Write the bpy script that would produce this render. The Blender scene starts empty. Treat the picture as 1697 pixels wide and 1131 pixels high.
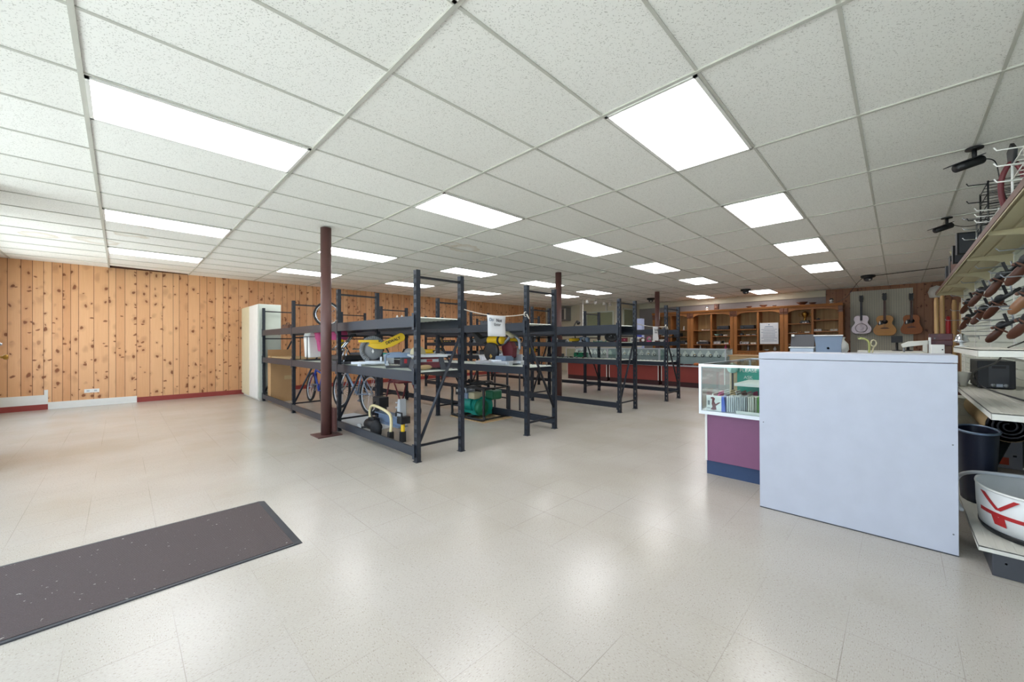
import bpy, math, random
from mathutils import Vector, Matrix, Quaternion
PI = math.pi
random.seed(7)
scene = bpy.context.scene
COL = scene.collection

# ------------------------------------------------------------------ camera, world, exposure
EYE = 1.205
cam_data = bpy.data.cameras.new('camera')
cam_data.sensor_width = 36.0
cam_data.lens = 644.75 / 1697 * 36.0
cam_data.clip_start = 0.05
cam = bpy.data.objects.new('camera', cam_data)
COL.objects.link(cam)
fw = Vector((0.70950, 0.70469, 0.00328)); rt = Vector((0.70470, -0.70949, -0.00394)); up = rt.cross(fw)
cam.matrix_world = Matrix(((rt.x, up.x, -fw.x, 0), (rt.y, up.y, -fw.y, 0), (rt.z, up.z, -fw.z, EYE), (0, 0, 0, 1)))
scene.camera = cam
scene.view_settings.view_transform = 'Standard'
scene.view_settings.look = 'None'
scene.view_settings.exposure = 0.35
scene.view_settings.gamma = 1.0
scene.cycles.max_bounces = 10
scene.cycles.diffuse_bounces = 6
scene.cycles.glossy_bounces = 4
scene.cycles.transparent_max_bounces = 16
scene.cycles.sample_clamp_indirect = 6.0
scene.cycles.caustics_reflective = False
scene.cycles.caustics_refractive = False

SKY = 4.6           # daylight outside the shop front
LAMP = 8.6           # ceiling panels
world = bpy.data.worlds.new('daylight'); scene.world = world
world.use_nodes = True
bg = world.node_tree.nodes['Background']
bg.inputs['Color'].default_value = (0.76, 0.85, 1.04, 1)
bg.inputs['Strength'].default_value = SKY

sun_data = bpy.data.lights.new('sun', 'SUN'); sun_data.energy = 26.0; sun_data.angle = 0.01
sun = bpy.data.objects.new('sun', sun_data); COL.objects.link(sun)          # added to brighten the ceiling off the street; never shines into the shop
sun.rotation_euler = Vector((-0.22, -0.62, -0.75)).to_track_quat('-Z', 'Y').to_euler()

# ------------------------------------------------------------------ room dimensions
H = 2.723            # ceiling height
XF, XB, XC = -1.55, 14.85, 13.35      # shop front wall, back wall, projecting cream wall
YL, YR, YC = 11.14, -3.2, 7.45        # panelled left wall, right wall, side of the cream box
GX, GY = -0.156, 3.2314               # ceiling grid origin (4 ft x 2 ft)
DX, DY = 1.2192, 0.6096

# shop front openings: (y0, y1, z0, z1)
OPEN = [(-2.9, -0.3, 0.55, 2.45), (-0.1, 2.3, 0.55, 2.45), (2.45, 3.55, 0.06, 2.3), (3.7, 6.0, 0.55, 2.45), (7.1, 10.6, 0.55, 2.45)]
for (y0, y1, z0, z1) in OPEN:
    ld = bpy.data.lights.new('window_daylight', 'AREA')
    ld.shape = 'RECTANGLE'; ld.size = z1 - z0; ld.size_y = y1 - y0
    ld.cycles.is_portal = True
    lo = bpy.data.objects.new('window_daylight', ld); COL.objects.link(lo)
    lo.location = (XF - 0.12, (y0 + y1) / 2, (z0 + z1) / 2)
    lo.rotation_euler = (0, -PI / 2, 0)

# ------------------------------------------------------------------ materials
def lin(c):
    def f(v):
        v = v / 255.0
        return v / 12.92 if v <= 0.04045 else ((v + 0.055) / 1.055) ** 2.4
    return (f(c[0]), f(c[1]), f(c[2]), 1.0)

class NT:
    def __init__(s, name):
        s.m = bpy.data.materials.new(name); s.m.use_nodes = True
        s.t = s.m.node_tree; s.n = s.t.nodes; s.b = s.n['Principled BSDF']
        s.out = s.n['Material Output']
    def new(s, kind, **kw):
        n = s.n.new(kind)
        for k, v in kw.items(): setattr(n, k, v)
        return n
    def link(s, a, b): s.t.links.new(a, b)
    def val(s, sock, v):
        if hasattr(v, 'links') or isinstance(v, bpy.types.NodeSocket): s.link(v, sock)
        else: sock.default_value = v
    def math(s, op, a, b=0.0, c=0.0, clamp=False):
        n = s.new('ShaderNodeMath', operation=op, use_clamp=clamp)
        for i, v in enumerate((a, b, c)): s.val(n.inputs[i], v)
        return n.outputs[0]
    def mix(s, f, a, b, mode='MIX'):
        n = s.new('ShaderNodeMix', data_type='RGBA', blend_type=mode)
        s.val(n.inputs[0], f); s.val(n.inputs[6], a); s.val(n.inputs[7], b)
        return n.outputs[2]
    def pos(s): return s.new('ShaderNodeNewGeometry').outputs['Position']
    def obj(s): return s.new('ShaderNodeTexCoord').outputs['Object']
    def sep(s, v):
        n = s.new('ShaderNodeSeparateXYZ'); s.link(v, n.inputs[0]); return n.outputs
    def comb(s, x, y, z):
        n = s.new('ShaderNodeCombineXYZ')
        for i, v in enumerate((x, y, z)): s.val(n.inputs[i], v)
        return n.outputs[0]
    def noise(s, vec, scale, detail=3.0, rough=0.5):
        n = s.new('ShaderNodeTexNoise'); n.inputs['Scale'].default_value = scale
        n.inputs['Detail'].default_value = detail; n.inputs['Roughness'].default_value = rough
        if vec is not None: s.link(vec, n.inputs['Vector'])
        return n.outputs[0]
    def voro(s, vec, scale, feature='F1', rnd=1.0):
        n = s.new('ShaderNodeTexVoronoi', feature=feature); n.inputs['Scale'].default_value = scale
        n.inputs['Randomness'].default_value = rnd
        if vec is not None: s.link(vec, n.inputs['Vector'])
        return n
    def ramp(s, f, stops):
        n = s.new('ShaderNodeValToRGB'); e = n.color_ramp.elements
        while len(e) < len(stops): e.new(0.5)
        for q, (p, c) in zip(e, stops): q.position = p; q.color = c
        s.val(n.inputs[0], f); return n.outputs[0]
    def step(s, v, a, b):
        n = s.new('ShaderNodeMapRange'); n.inputs[1].default_value = a; n.inputs[2].default_value = b
        s.val(n.inputs[0], v); return n.outputs[0]
    def bump(s, h, strength=0.2, dist=0.01):
        n = s.new('ShaderNodeBump'); n.inputs['Strength'].default_value = strength; n.inputs['Distance'].default_value = dist
        s.link(h, n.inputs['Height']); s.link(n.outputs[0], s.b.inputs['Normal'])
    def done(s, col, rough=0.5, metal=0.0, coat=0.0):
        s.val(s.b.inputs['Base Color'], col); s.val(s.b.inputs['Roughness'], rough)
        s.b.inputs['Metallic'].default_value = metal; s.b.inputs['Coat Weight'].default_value = coat
        return s.m

def paint(name, c, rough=0.5, metal=0.0, var=0.06, scale=9.0, coat=0.0):
    """a plain coloured surface with a little procedural unevenness"""
    t = NT(name)
    c0 = lin(c); d = lin(tuple(max(0, v * (1 - var)) for v in c))
    f = t.noise(t.obj(), scale, 4.0)
    return t.done(t.mix(f, d, c0), rough, metal, coat)

def wood(name, c, dark, rough=0.45, axis='Z', scale=1.0):
    t = NT(name); o = t.sep(t.obj())
    k = {'X': (1.5, 26, 26), 'Y': (26, 1.5, 26), 'Z': (26, 26, 1.5)}[axis]
    v = t.comb(*[t.math('MULTIPLY', o[i], k[i] * scale) for i in range(3)])
    f = t.noise(v, 1.0, 5.0, 0.6)
    return t.done(t.mix(t.step(f, 0.3, 0.7), lin(dark), lin(c)), rough)

def panelling(name, c_hi, c_lo, knot):
    t = NT(name)
    a = t.new('ShaderNodeAttribute', attribute_name='rnd').outputs['Fac']
    p = t.sep(t.pos()); s = t.math('ADD', p[0], p[1]); z = p[2]
    s2 = t.math('ADD', s, t.math('MULTIPLY', a, 37.0)); z2 = t.math('ADD', z, t.math('MULTIPLY', a, 53.0))
    grain = t.noise(t.comb(t.math('MULTIPLY', s2, 55.0), t.math('MULTIPLY', z2, 2.2), 0.0), 1.0, 4.0, 0.6)
    warp = t.noise(t.comb(t.math('MULTIPLY', s2, 9.0), t.math('MULTIPLY', z2, 5.0), 0.0), 1.0, 2.0)
    kv = t.voro(t.comb(t.math('ADD', t.math('MULTIPLY', s2, 7.6), t.math('MULTIPLY', warp, 0.5)), t.math('ADD', t.math('MULTIPLY', z2, 5.2), t.math('MULTIPLY', warp, 0.7)), 0.0), 1.0)
    kv.voronoi_dimensions = '2D'
    cs = t.sep(kv.outputs['Color'])
    keep = t.step(cs[0], 0.5, 0.52)
    size = t.math('ADD', 0.07, t.math('MULTIPLY', cs[1], 0.14))
    rel = t.math('DIVIDE', kv.outputs['Distance'], size)
    core = t.math('MULTIPLY', t.step(rel, 1.15, 0.7), keep)
    halo = t.math('MULTIPLY', t.step(rel, 3.2, 0.8), keep)
    kv2 = t.voro(t.comb(t.math('ADD', t.math('MULTIPLY', s2, 5.2), t.math('MULTIPLY', warp, 0.3)), t.math('ADD', t.math('MULTIPLY', z2, 8.5), t.math('MULTIPLY', warp, 0.8)), 0.0), 1.0)
    kv2.voronoi_dimensions = '2D'; cs2 = t.sep(kv2.outputs['Color'])
    dash = t.math('MULTIPLY', t.step(t.math('DIVIDE', kv2.outputs['Distance'], t.math('ADD', 0.08, t.math('MULTIPLY', cs2[1], 0.10))), 1.1, 0.6), t.step(cs2[0], 0.74, 0.76))
    core = t.math('MAXIMUM', t.math('MULTIPLY', core, t.step(cs[2], 0.25, 0.3)), dash)
    tone = t.math('ADD', t.math('MULTIPLY', a, 0.6), t.math('MULTIPLY', grain, 0.55))
    col = t.mix(t.step(tone, 0.2, 0.95), lin(c_lo), lin(c_hi))
    col = t.mix(t.math('MULTIPLY', halo, 0.35), col, lin(tuple(v * 0.8 for v in c_lo)))
    col = t.mix(t.math('MULTIPLY', core, 0.85), col, lin(knot))
    return t.done(col, 0.38)

M = {}
def mats():
    M['panel'] = panelling('pine_panelling', (226, 178, 134), (206, 150, 106), (120, 66, 40))
    M['panel_back'] = panelling('old_pine_panelling', (168, 122, 92), (142, 98, 70), (92, 56, 38))
    M['groove'] = paint('panel_groove', (92, 52, 30), 0.7)
    # vinyl floor tiles
    t = NT('vinyl_floor_tiles'); p = t.pos(); o = t.sep(p)
    TL = 0.325
    gx = t.math('DIVIDE', t.math('SUBTRACT', o[0], 0.166), TL); gy = t.math('DIVIDE', t.math('SUBTRACT', o[1], 0.162), TL)
    def edge(g):
        f = t.math('FRACT', g); return t.math('MINIMUM', f, t.math('SUBTRACT', 1.0, f))
    e = t.math('MINIMUM', edge(gx), edge(gy))
    fade = t.step(t.noise(p, 0.9, 3.0), 0.42, 0.62)
    line = t.math('MULTIPLY', t.step(e, 0.0055, 0.0028), fade)
    cell = t.comb(t.math('FLOOR', gx), t.math('FLOOR', gy), 0.0)
    wn = t.new('ShaderNodeTexWhiteNoise'); t.link(cell, wn.inputs['Vector'])
    tile = wn.outputs[0]
    turn = t.math('MULTIPLY', t.math('FLOOR', t.math('MULTIPLY', tile, 2.0)), 1.0)
    vx = t.mix(turn, t.comb(t.math('MULTIPLY', o[0], 230.0), t.math('MULTIPLY', o[1], 90.0), 0.0), t.comb(t.math('MULTIPLY', o[0], 90.0), t.math('MULTIPLY', o[1], 230.0), 0.0))
    fl = t.noise(vx, 1.0, 2.0)
    chips = t.step(fl, 0.60, 0.69)
    lite = t.step(fl, 0.36, 0.30)
    big = t.noise(p, 1.3, 4.0)
    col = t.mix(t.step(big, 0.35, 0.65), lin((176, 169, 158)), lin((186, 180, 171)))
    col = t.mix(t.math('MULTIPLY', tile, 0.35), col, lin((184, 178, 172)))
    col = t.mix(t.math('MULTIPLY', chips, 0.7), col, lin((134, 124, 110)))
    col = t.mix(t.math('MULTIPLY', lite, 0.5), col, lin((208, 204, 196)))
    col = t.mix(t.math('MULTIPLY', line, 0.6), col, lin((120, 110, 100)))
    M['floor'] = t.done(col, 0.24)
    t.b.inputs['Specular IOR Level'].default_value = 0.55
    # ceiling tiles: fissured mineral fibre
    t = NT('ceiling_tile'); p = t.pos(); o = t.sep(p)
    wp = t.noise(p, 30.0, 2.0)
    v = t.voro(t.comb(t.math('ADD', t.math('MULTIPLY', o[0], 105.0), t.math('MULTIPLY', wp, 4.0)), t.math('ADD', t.math('MULTIPLY', o[1], 105.0), t.math('MULTIPLY', wp, -4.0)), 0.0), 1.0)
    ns = t.noise(p, 120.0, 2.0)
    worm = t.math('MULTIPLY', t.step(v.outputs['Distance'], 0.34, 0.20), t.step(ns, 0.36, 0.50))
    a = t.new('ShaderNodeAttribute', attribute_name='rnd').outputs['Fac']
    col = t.mix(a, lin((238, 238, 234)), lin((246, 246, 243)))
    col = t.mix(t.math('MULTIPLY', worm, 0.55), col, lin((140, 136, 130)))
    for (sx, sy, r) in ((3.94, 4.99, 0.26), (3.6, 4.9, 0.16), (0.25, 6.83, 0.2), (-0.25, 8.4, 0.24), (-0.8, 8.5, 0.2), (0.1, 7.6, 0.18)):
        dx = t.math('SUBTRACT', o[0], sx); dy = t.math('SUBTRACT', o[1], sy)
        d = t.math('SQRT', t.math('ADD', t.math('MULTIPLY', dx, dx), t.math('MULTIPLY', dy, dy)))
        d = t.math('ADD', d, t.math('MULTIPLY', t.math('SUBTRACT', t.noise(p, 6.0, 2.0), 0.5), 0.25))
        ring = t.math('MULTIPLY', t.step(d, r, r - 0.02), t.step(d, r - 0.16, r - 0.01))
        col = t.mix(t.math('MULTIPLY', ring, 0.45), col, lin((196, 176, 146)))
    t.bump(t.math('SUBTRACT', 1.0, worm), 0.25, 0.004)
    M['ceiling'] = t.done(col, 0.9)
    M['grid'] = paint('ceiling_grid_paint', (198, 198, 190), 0.5)
    M['plenum'] = paint('plenum', (90, 60, 42), 0.9)
    # lamp diffuser: two soft tube bands
    t = NT('lamp_diffuser'); y = t.sep(t.obj())[1]
    band = t.math('ADD', 0.82, t.math('MULTIPLY', t.math('COSINE', t.math('MULTIPLY', y, 22.0)), -0.18))
    t.b.inputs['Base Color'].default_value = (0.9, 0.9, 0.9, 1)
    t.b.inputs['Emission Color'].default_value = (1.0, 0.98, 0.995, 1)
    t.val(t.b.inputs['Emission Strength'], t.math('MULTIPLY', band, LAMP)); t.b.inputs['Roughness'].default_value = 0.4
    M['lamp'] = t.m
    t = NT('spot_bulb'); t.b.inputs['Emission Color'].default_value = (1, 0.97, 0.9, 1); t.b.inputs['Emission Strength'].default_value = 9.0
    M['bulb'] = t.m
    # clear glass as a thin pane
    def glass(name, tint, refl=0.12, solid=0.0):
        t = NT(name); t.n.remove(t.b)
        tr = t.new('ShaderNodeBsdfTransparent'); tr.inputs[0].default_value = tint
        gl = t.new('ShaderNodeBsdfGlossy'); gl.inputs['Roughness'].default_value = 0.03
        fr = t.new('ShaderNodeLayerWeight'); fr.inputs[0].default_value = 0.5
        mx = t.new('ShaderNodeMixShader')
        t.link(t.math('ADD', 0.03, t.math('MULTIPLY', t.math('POWER', fr.outputs[1], 4.0), refl * 4), clamp=True), mx.inputs[0]); t.link(tr.outputs[0], mx.inputs[1]); t.link(gl.outputs[0], mx.inputs[2])
        t.link(mx.outputs[0], t.out.inputs[0]); return t.m
    M['glass'] = glass('clear_glass', (0.93, 0.97, 0.96, 1))
    M['glass_green'] = glass('greenish_glass', (0.85, 0.89, 0.85, 1), 0.2)
    # ribbed entrance mat
    t = NT('ribbed_mat'); p = t.pos(); o = t.sep(p)
    rib = t.math('SINE', t.math('MULTIPLY', o[1], 520.0))
    spk = t.step(t.noise(p, 420.0, 1.0), 0.56, 0.68)
    fluff = t.step(t.noise(p, 55.0, 2.0, 0.4), 0.745, 0.765)
    c = t.mix(t.step(rib, -1.0, 1.0), lin((66, 57, 57)), lin((93, 82, 81)))
    c = t.mix(t.math('MULTIPLY', spk, 0.4), c, lin((120, 110, 110)))
    c = t.mix(t.math('MULTIPLY', fluff, 0.7), c, lin((190, 185, 180)))
    t.bump(rib, 0.5, 0.003)
    M['mat'] = t.done(c, 0.95)
    for n, c, r, m in [
        ('rack', (44, 50, 60), 0.42, 0.2), ('rack_dark', (32, 35, 42), 0.5, 0.2), ('post_brown', (98, 66, 62), 0.4, 0.0), ('deck', (206, 214, 204), 0.5, 0.0),
        ('cream', (206, 202, 180), 0.6, 0.0), ('white', (232, 232, 228), 0.45, 0.0), ('offwhite', (214, 212, 202), 0.55, 0.0), ('grey_wall', (148, 142, 140), 0.7, 0.0),
        ('red_base', (150, 62, 56), 0.6, 0.0), ('red_front', (138, 58, 52), 0.45, 0.0), ('plum_front', (128, 80, 114), 0.5, 0.0), ('navy', (42, 66, 104), 0.5, 0.0), ('kick_dark', (66, 36, 40), 0.5, 0.0),
        ('alu', (216, 220, 226), 0.3, 0.6), ('chrome', (205, 208, 214), 0.15, 1.0), ('steel', (150, 156, 164), 0.35, 0.7), ('lavender', (190, 194, 207), 0.5, 0.0), ('black', (26, 27, 30), 0.45, 0.0), ('rubber', (34, 34, 36), 0.8, 0.0),
        ('yellow', (240, 196, 20), 0.35, 0.0), ('cardboard', (186, 148, 104), 0.85, 0.0), ('tan', (196, 168, 124), 0.7, 0.0), ('teal', (24, 150, 132), 0.4, 0.1), ('green', (18, 112, 78), 0.4, 0.1),
        ('red', (176, 36, 40), 0.45, 0.0), ('maroon', (104, 34, 42), 0.5, 0.0), ('pink', (206, 84, 136), 0.7, 0.0), ('blue', (52, 88, 190), 0.4, 0.1), ('purple', (92, 44, 110), 0.4, 0.1), ('silverblue', (140, 160, 186), 0.3, 0.5),
        ('bluegrey', (122, 140, 164), 0.45, 0.0), ('ivory', (226, 212, 164), 0.5, 0.0), ('paper', (232, 234, 238), 0.8, 0.0), ('mint', (150, 200, 190), 0.5, 0.0), ('orange', (226, 116, 60), 0.6, 0.0), ('leather', (84, 52, 40), 0.28, 0.0), ('tanleather', (136, 92, 60), 0.3, 0.0),
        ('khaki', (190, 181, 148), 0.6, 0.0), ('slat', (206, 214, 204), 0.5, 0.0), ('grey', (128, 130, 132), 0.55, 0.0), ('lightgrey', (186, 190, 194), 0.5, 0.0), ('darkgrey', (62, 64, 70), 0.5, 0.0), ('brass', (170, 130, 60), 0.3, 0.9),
        ('pegboard', (204, 202, 186), 0.7, 0.0), ('spruce', (206, 150, 78), 0.3, 0.0), ('amber', (168, 98, 42), 0.28, 0.0), ('resonator', (138, 126, 126), 0.32, 0.85), ('brown', (96, 60, 44), 0.5, 0.0), ('ink', (52, 50, 60), 0.9, 0.0), ('sticker', (222, 84, 56), 0.6, 0.0), ('lime', (96, 160, 70), 0.5, 0.0), ('carton_grey', (196, 196, 204), 0.8, 0.0), ('trans_white', (226, 228, 228), 0.3, 0.0), ('rope', (214, 208, 196), 0.8, 0.0), ('gold', (196, 160, 90), 0.3, 0.8), ('violet_panel', (190, 200, 236), 0.6, 0.0), ('stripe_blue', (70, 84, 190), 0.6, 0.0), ('aged_white', (222, 214, 180), 0.5, 0.0), ('tank_green', (14, 92, 62), 0.35, 0.1), ('olive', (170, 172, 104), 0.5, 0.0), ('midnight', (28, 34, 54), 0.4, 0.0), ('bounce_ground', (190, 188, 182), 0.9, 0.0)]:
        M[n] = paint(n, c, r, m)
    M['cab'] = wood('cabinet_oak', (176, 118, 66), (140, 88, 46), 0.4, 'Z')
    M['cab_y'] = wood('cabinet_oak_rail', (172, 116, 68), (138, 88, 48), 0.4, 'Y')
    M['cab_back'] = wood('cabinet_back_ply', (196, 162, 114), (170, 132, 86), 0.5, 'Z', 0.6)
    M['dark_oak'] = wood('dark_oak_capital', (118, 68, 36), (86, 48, 26), 0.4, 'Y')
    M['plywood'] = wood('plywood', (200, 172, 128), (176, 144, 100), 0.6, 'Y', 0.6)
    M['tan_top'] = wood('tan_wood_top', (190, 158, 110), (160, 124, 82), 0.5, 'Y')
    M['mahog'] = wood('dark_red_wood', (92, 40, 44), (64, 26, 30), 0.4, 'X')
    M['ash'] = wood('ash_wood', (204, 170, 118), (178, 140, 92), 0.4, 'Z')
mats()
for n in ('panel', 'panel_back', 'pegboard', 'amber', 'spruce', 'cab', 'cab_y', 'cab_back', 'ink', 'paper', 'leather'):
    M[n].node_tree.nodes['Principled BSDF'].inputs['Specular IOR Level'].default_value = 0.22

# ------------------------------------------------------------------ mesh helper
class MB:
    """collects shapes, then builds ONE mesh object"""
    def __init__(s): s.v = []; s.f = []; s.mi = []; s.x = Matrix.Identity(4); s.sm = []
    def add(s, vs, fs, m=0, smooth=False):
        o = len(s.v); s.v += [s.x @ Vector(q) for q in vs]
        s.f += [tuple(o + i for i in f) for f in fs]; s.mi += [m] * len(fs); s.sm += [smooth] * len(fs); return s
    def box(s, x0, x1, y0, y1, z0, z1, m=0):
        v = [(x0, y0, z0), (x1, y0, z0), (x1, y1, z0), (x0, y1, z0), (x0, y0, z1), (x1, y0, z1), (x1, y1, z1), (x0, y1, z1)]
        return s.add(v, [(0, 3, 2, 1), (4, 5, 6, 7), (0, 1, 5, 4), (1, 2, 6, 5), (2, 3, 7, 6), (3, 0, 4, 7)], m)
    def bar(s, a, b, w, h, m=0, upv=(0, 0, 1)):
        a, b = Vector(a), Vector(b); d = (b - a).normalized(); u = Vector(upv)
        if abs(d.dot(u)) > 0.99: u = Vector((1, 0, 0))
        r = d.cross(u).normalized() * (w / 2); u = r.cross(d).normalized() * (h / 2)
        v = [a - r - u, a + r - u, a + r + u, a - r + u, b - r - u, b + r - u, b + r + u, b - r + u]
        return s.add(v, [(3, 2, 1, 0), (4, 5, 6, 7), (0, 1, 5, 4), (1, 2, 6, 5), (2, 3, 7, 6), (3, 0, 4, 7)], m)
    def tube(s, pts, r, n=8, closed=False, m=0, rs=None):
        pts = [Vector(q) for q in pts]; N = len(pts); vs = []; fs = []
        prev = None
        for i, q in enumerate(pts):
            if closed: d = pts[(i + 1) % N] - pts[i - 1]
            else: d = pts[min(i + 1, N - 1)] - pts[max(i - 1, 0)]
            d.normalize()
            if prev is None:
                u = d.orthogonal().normalized()
            else:
                u = prev - d * prev.dot(d)
                u = u.normalized() if u.length > 1e-6 else d.orthogonal().normalized()
            prev = u; w = d.cross(u); rr = rs[i] if rs else r
            vs += [q + (u * math.cos(2 * PI * k / n) + w * math.sin(2 * PI * k / n)) * rr for k in range(n)]
        for i in range(N if closed else N - 1):
            a, b = i * n, ((i + 1) % N) * n
            fs += [(a + k, a + (k + 1) % n, b + (k + 1) % n, b + k) for k in range(n)]
        if not closed: fs += [tuple(range(n - 1, -1, -1)), tuple((N - 1) * n + k for k in range(n))]
        return s.add(vs, fs, m, True)
    def cyl(s, a, b, r, r2=None, n=16, m=0):
        return s.tube([a, b], r, n, m=m, rs=[r, r if r2 is None else r2])
    def lathe(s, prof, c=(0, 0, 0), axis='Z', n=18, m=0, smooth=True):
        c = Vector(c); vs = []; fs = []
        for (r, h) in prof:
            for k in range(n):
                a = 2 * PI * k / n; x, y = r * math.cos(a), r * math.sin(a)
                vs.append(c + Vector({'Z': (x, y, h), 'X': (h, x, y), 'Y': (y, h, x)}[axis]))
        for i in range(len(prof) - 1):
            fs += [(i * n + k, i * n + (k + 1) % n, (i + 1) * n + (k + 1) % n, (i + 1) * n + k) for k in range(n)]
        if prof[0][0] > 1e-5: fs.append(tuple(range(n - 1, -1, -1)))
        if prof[-1][0] > 1e-5: fs.append(tuple((len(prof) - 1) * n + k for k in range(n)))
        return s.add(vs, fs, m, smooth)
    def ball(s, c, r, m=0, n=12, sc=(1, 1, 1)):
        vs = []; fs = []; R = n // 2
        for i in range(R + 1):
            th = PI * i / R
            for k in range(n):
                a = 2 * PI * k / n
                vs.append((c[0] + r * sc[0] * math.sin(th) * math.cos(a), c[1] + r * sc[1] * math.sin(th) * math.sin(a), c[2] - r * sc[2] * math.cos(th)))
        for i in range(R): fs += [(i * n + k, i * n + (k + 1) % n, (i + 1) * n + (k + 1) % n, (i + 1) * n + k) for k in range(n)]
        return s.add(vs, fs, m, True)
    def prism(s, poly, d0, d1, plane='XZ', m=0, smooth=False):
        """polygon in a plane, extruded along the remaining axis"""
        def P(a, b, d): return {'XY': (a, b, d), 'XZ': (a, d, b), 'YZ': (d, a, b)}[plane]
        n = len(poly); vs = [P(a, b, d0) for a, b in poly] + [P(a, b, d1) for a, b in poly]
        fs = [tuple(range(n)), tuple(range(2 * n - 1, n - 1, -1))] + [(i, i + n, (i + 1) % n + n, (i + 1) % n) for i in range(n)]
        return s.add(vs, fs, m, smooth)
    def build(s, name, ms, parent=None, bevel=0.0, loc=None, rot=None, smooth_angle=True):
        if not isinstance(ms, (list, tuple)): ms = [ms]
        me = bpy.data.meshes.new(name); me.from_pydata([tuple(q) for q in s.v], [], s.f)
        for q in ms: me.materials.append(M[q] if isinstance(q, str) else q)
        me.polygons.foreach_set('material_index', s.mi); me.polygons.foreach_set('use_smooth', s.sm); me.update()
        # consistent outward normals
        import bmesh
        bm = bmesh.new(); bm.from_mesh(me); bmesh.ops.recalc_face_normals(bm, faces=bm.faces); bm.to_mesh(me); bm.free()
        o = bpy.data.objects.new(name, me); COL.objects.link(o)
        if parent: o.parent = parent
        if loc is not None: o.location = loc
        if rot is not None: o.rotation_euler = rot
        if bevel:
            b = o.modifiers.new('edge', 'BEVEL'); b.width = bevel; b.segments = 2; b.limit_method = 'ANGLE'; b.angle_limit = 0.7
        return o

def tag(o, label=None, cat=None, group=None, kind=None):
    if label: o['label'] = label
    if cat: o['category'] = cat
    if group: o['group'] = group
    if kind: o['kind'] = kind
    return o
def thing(name, label, cat, loc=(0, 0, 0), rz=0.0, group=None, rot=None):
    o = bpy.data.objects.new(name, None); COL.objects.link(o); o.empty_display_size = 0.1
    o.location = loc; o.rotation_euler = rot if rot else (0, 0, rz)
    return tag(o, label, cat, group)
def copy_tree(o, parent=None):
    c = o.copy(); COL.objects.link(c)
    if parent: c.parent = parent
    for ch in list(o.children): copy_tree(ch, c)
    return c
def structure(o): o['kind'] = 'structure'; return o
def lettering(text, size, mat, parent, mtx, name='lettering', align='CENTER', depth=0.0008, bold=0.0):
    """flat raised letters, turned into a mesh; mtx places its local XY plane"""
    cu = bpy.data.curves.new(name, 'FONT'); cu.body = text; cu.size = size; cu.extrude = depth; cu.align_x = align; cu.align_y = 'CENTER'; cu.offset = bold
    tmp = bpy.data.objects.new('tmp', cu); COL.objects.link(tmp)
    bpy.context.view_layer.update()
    me = bpy.data.meshes.new_from_object(tmp.evaluated_get(bpy.context.evaluated_depsgraph_get()))
    bpy.data.objects.remove(tmp); bpy.data.curves.remove(cu)
    me.name = name; me.materials.clear(); me.materials.append(M[mat])
    o = bpy.data.objects.new(name, me); COL.objects.link(o); o.parent = parent; o.matrix_local = mtx
    return o
def frame_mtx(o, x, y):
    """matrix whose local X and Y axes are x and y, at o"""
    x = Vector(x).normalized(); z = x.cross(Vector(y)).normalized(); y = z.cross(x)
    return Matrix(((x.x, y.x, z.x, o[0]), (x.y, y.y, z.y, o[1]), (x.z, y.z, z.z, o[2]), (0, 0, 0, 1)))
def arc(c, r, a0, a1, n, plane='XZ'):
    out = []
    for i in range(n + 1):
        a = a0 + (a1 - a0) * i / n; p, q = r * math.cos(a), r * math.sin(a)
        out.append({'XZ': (c[0] + p, c[1], c[2] + q), 'YZ': (c[0], c[1] + p, c[2] + q), 'XY': (c[0] + p, c[1] + q, c[2])}[plane])
    return out
def curve(pts, n=6):
    """Catmull-Rom through the points"""
    P = [Vector(q) for q in pts]; out = []
    for i in range(len(P) - 1):
        a, b, c, d = P[max(i - 1, 0)], P[i], P[i + 1], P[min(i + 2, len(P) - 1)]
        for k in range(n):
            t = k / n
            out.append(0.5 * ((2 * b) + (c - a) * t + (2 * a - 5 * b + 4 * c - d) * t * t + (3 * b - a - 3 * c + d) * t ** 3))
    return out + [P[-1]]
def set_rnd(o, vals):
    at = o.data.attributes.new('rnd', 'FLOAT', 'FACE')
    at.data.foreach_set('value', vals)

# ------------------------------------------------------------------ the room
structure(MB().box(XF - 0.2, XB + 0.2, YR - 0.2, YL + 0.2, -0.12, 0.0).build('floor', 'floor'))

# ceiling: every tile its own face, a few sagging a little
def make_ceiling():
    mb = MB(); vals = []
    xs = [XF - 0.1] + [GX + DX * i for i in range(-1, 14) if XF < GX + DX * i < XB + 0.3] + [XB + 0.2]
    ys = [YR - 0.1] + [GY + DY * j for j in range(-12, 14) if YR < GY + DY * j < YL] + [YL + 0.02]
    for i in range(len(xs) - 1):
        for j in range(len(ys) - 1):
            x0, x1, y0, y1 = xs[i], xs[i + 1], ys[j], ys[j + 1]
            z = H + 0.004; r = random.random()
            if y1 > YL - 0.1 and -0.2 < (x0 + x1) / 2 < 1.2:      # the short tile that leaves a gap at the wall
                y1a, y1b = YL - 0.30, YL - 0.12
            else: y1a = y1b = y1
            mb.add([(x0, y0, z), (x1, y0, z), (x1, y1b, z), (x0, y1a, z)], [(0, 3, 2, 1)]); vals.append(r)
    o = mb.build('ceiling', 'ceiling'); set_rnd(o, vals)
    return structure(o)
make_ceiling()
structure(MB().box(XF - 0.2, XB + 0.2, YR - 0.2, YL + 0.2, H + 0.35, H + 0.4).build('ceiling_deck', 'plenum'))
g = MB()
for i in range(-1, 13):
    x = GX + DX * i
    if XF < x < XB: g.box(x - 0.012, x + 0.012, YR, YL - 0.02, H - 0.006, H + 0.012)
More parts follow.
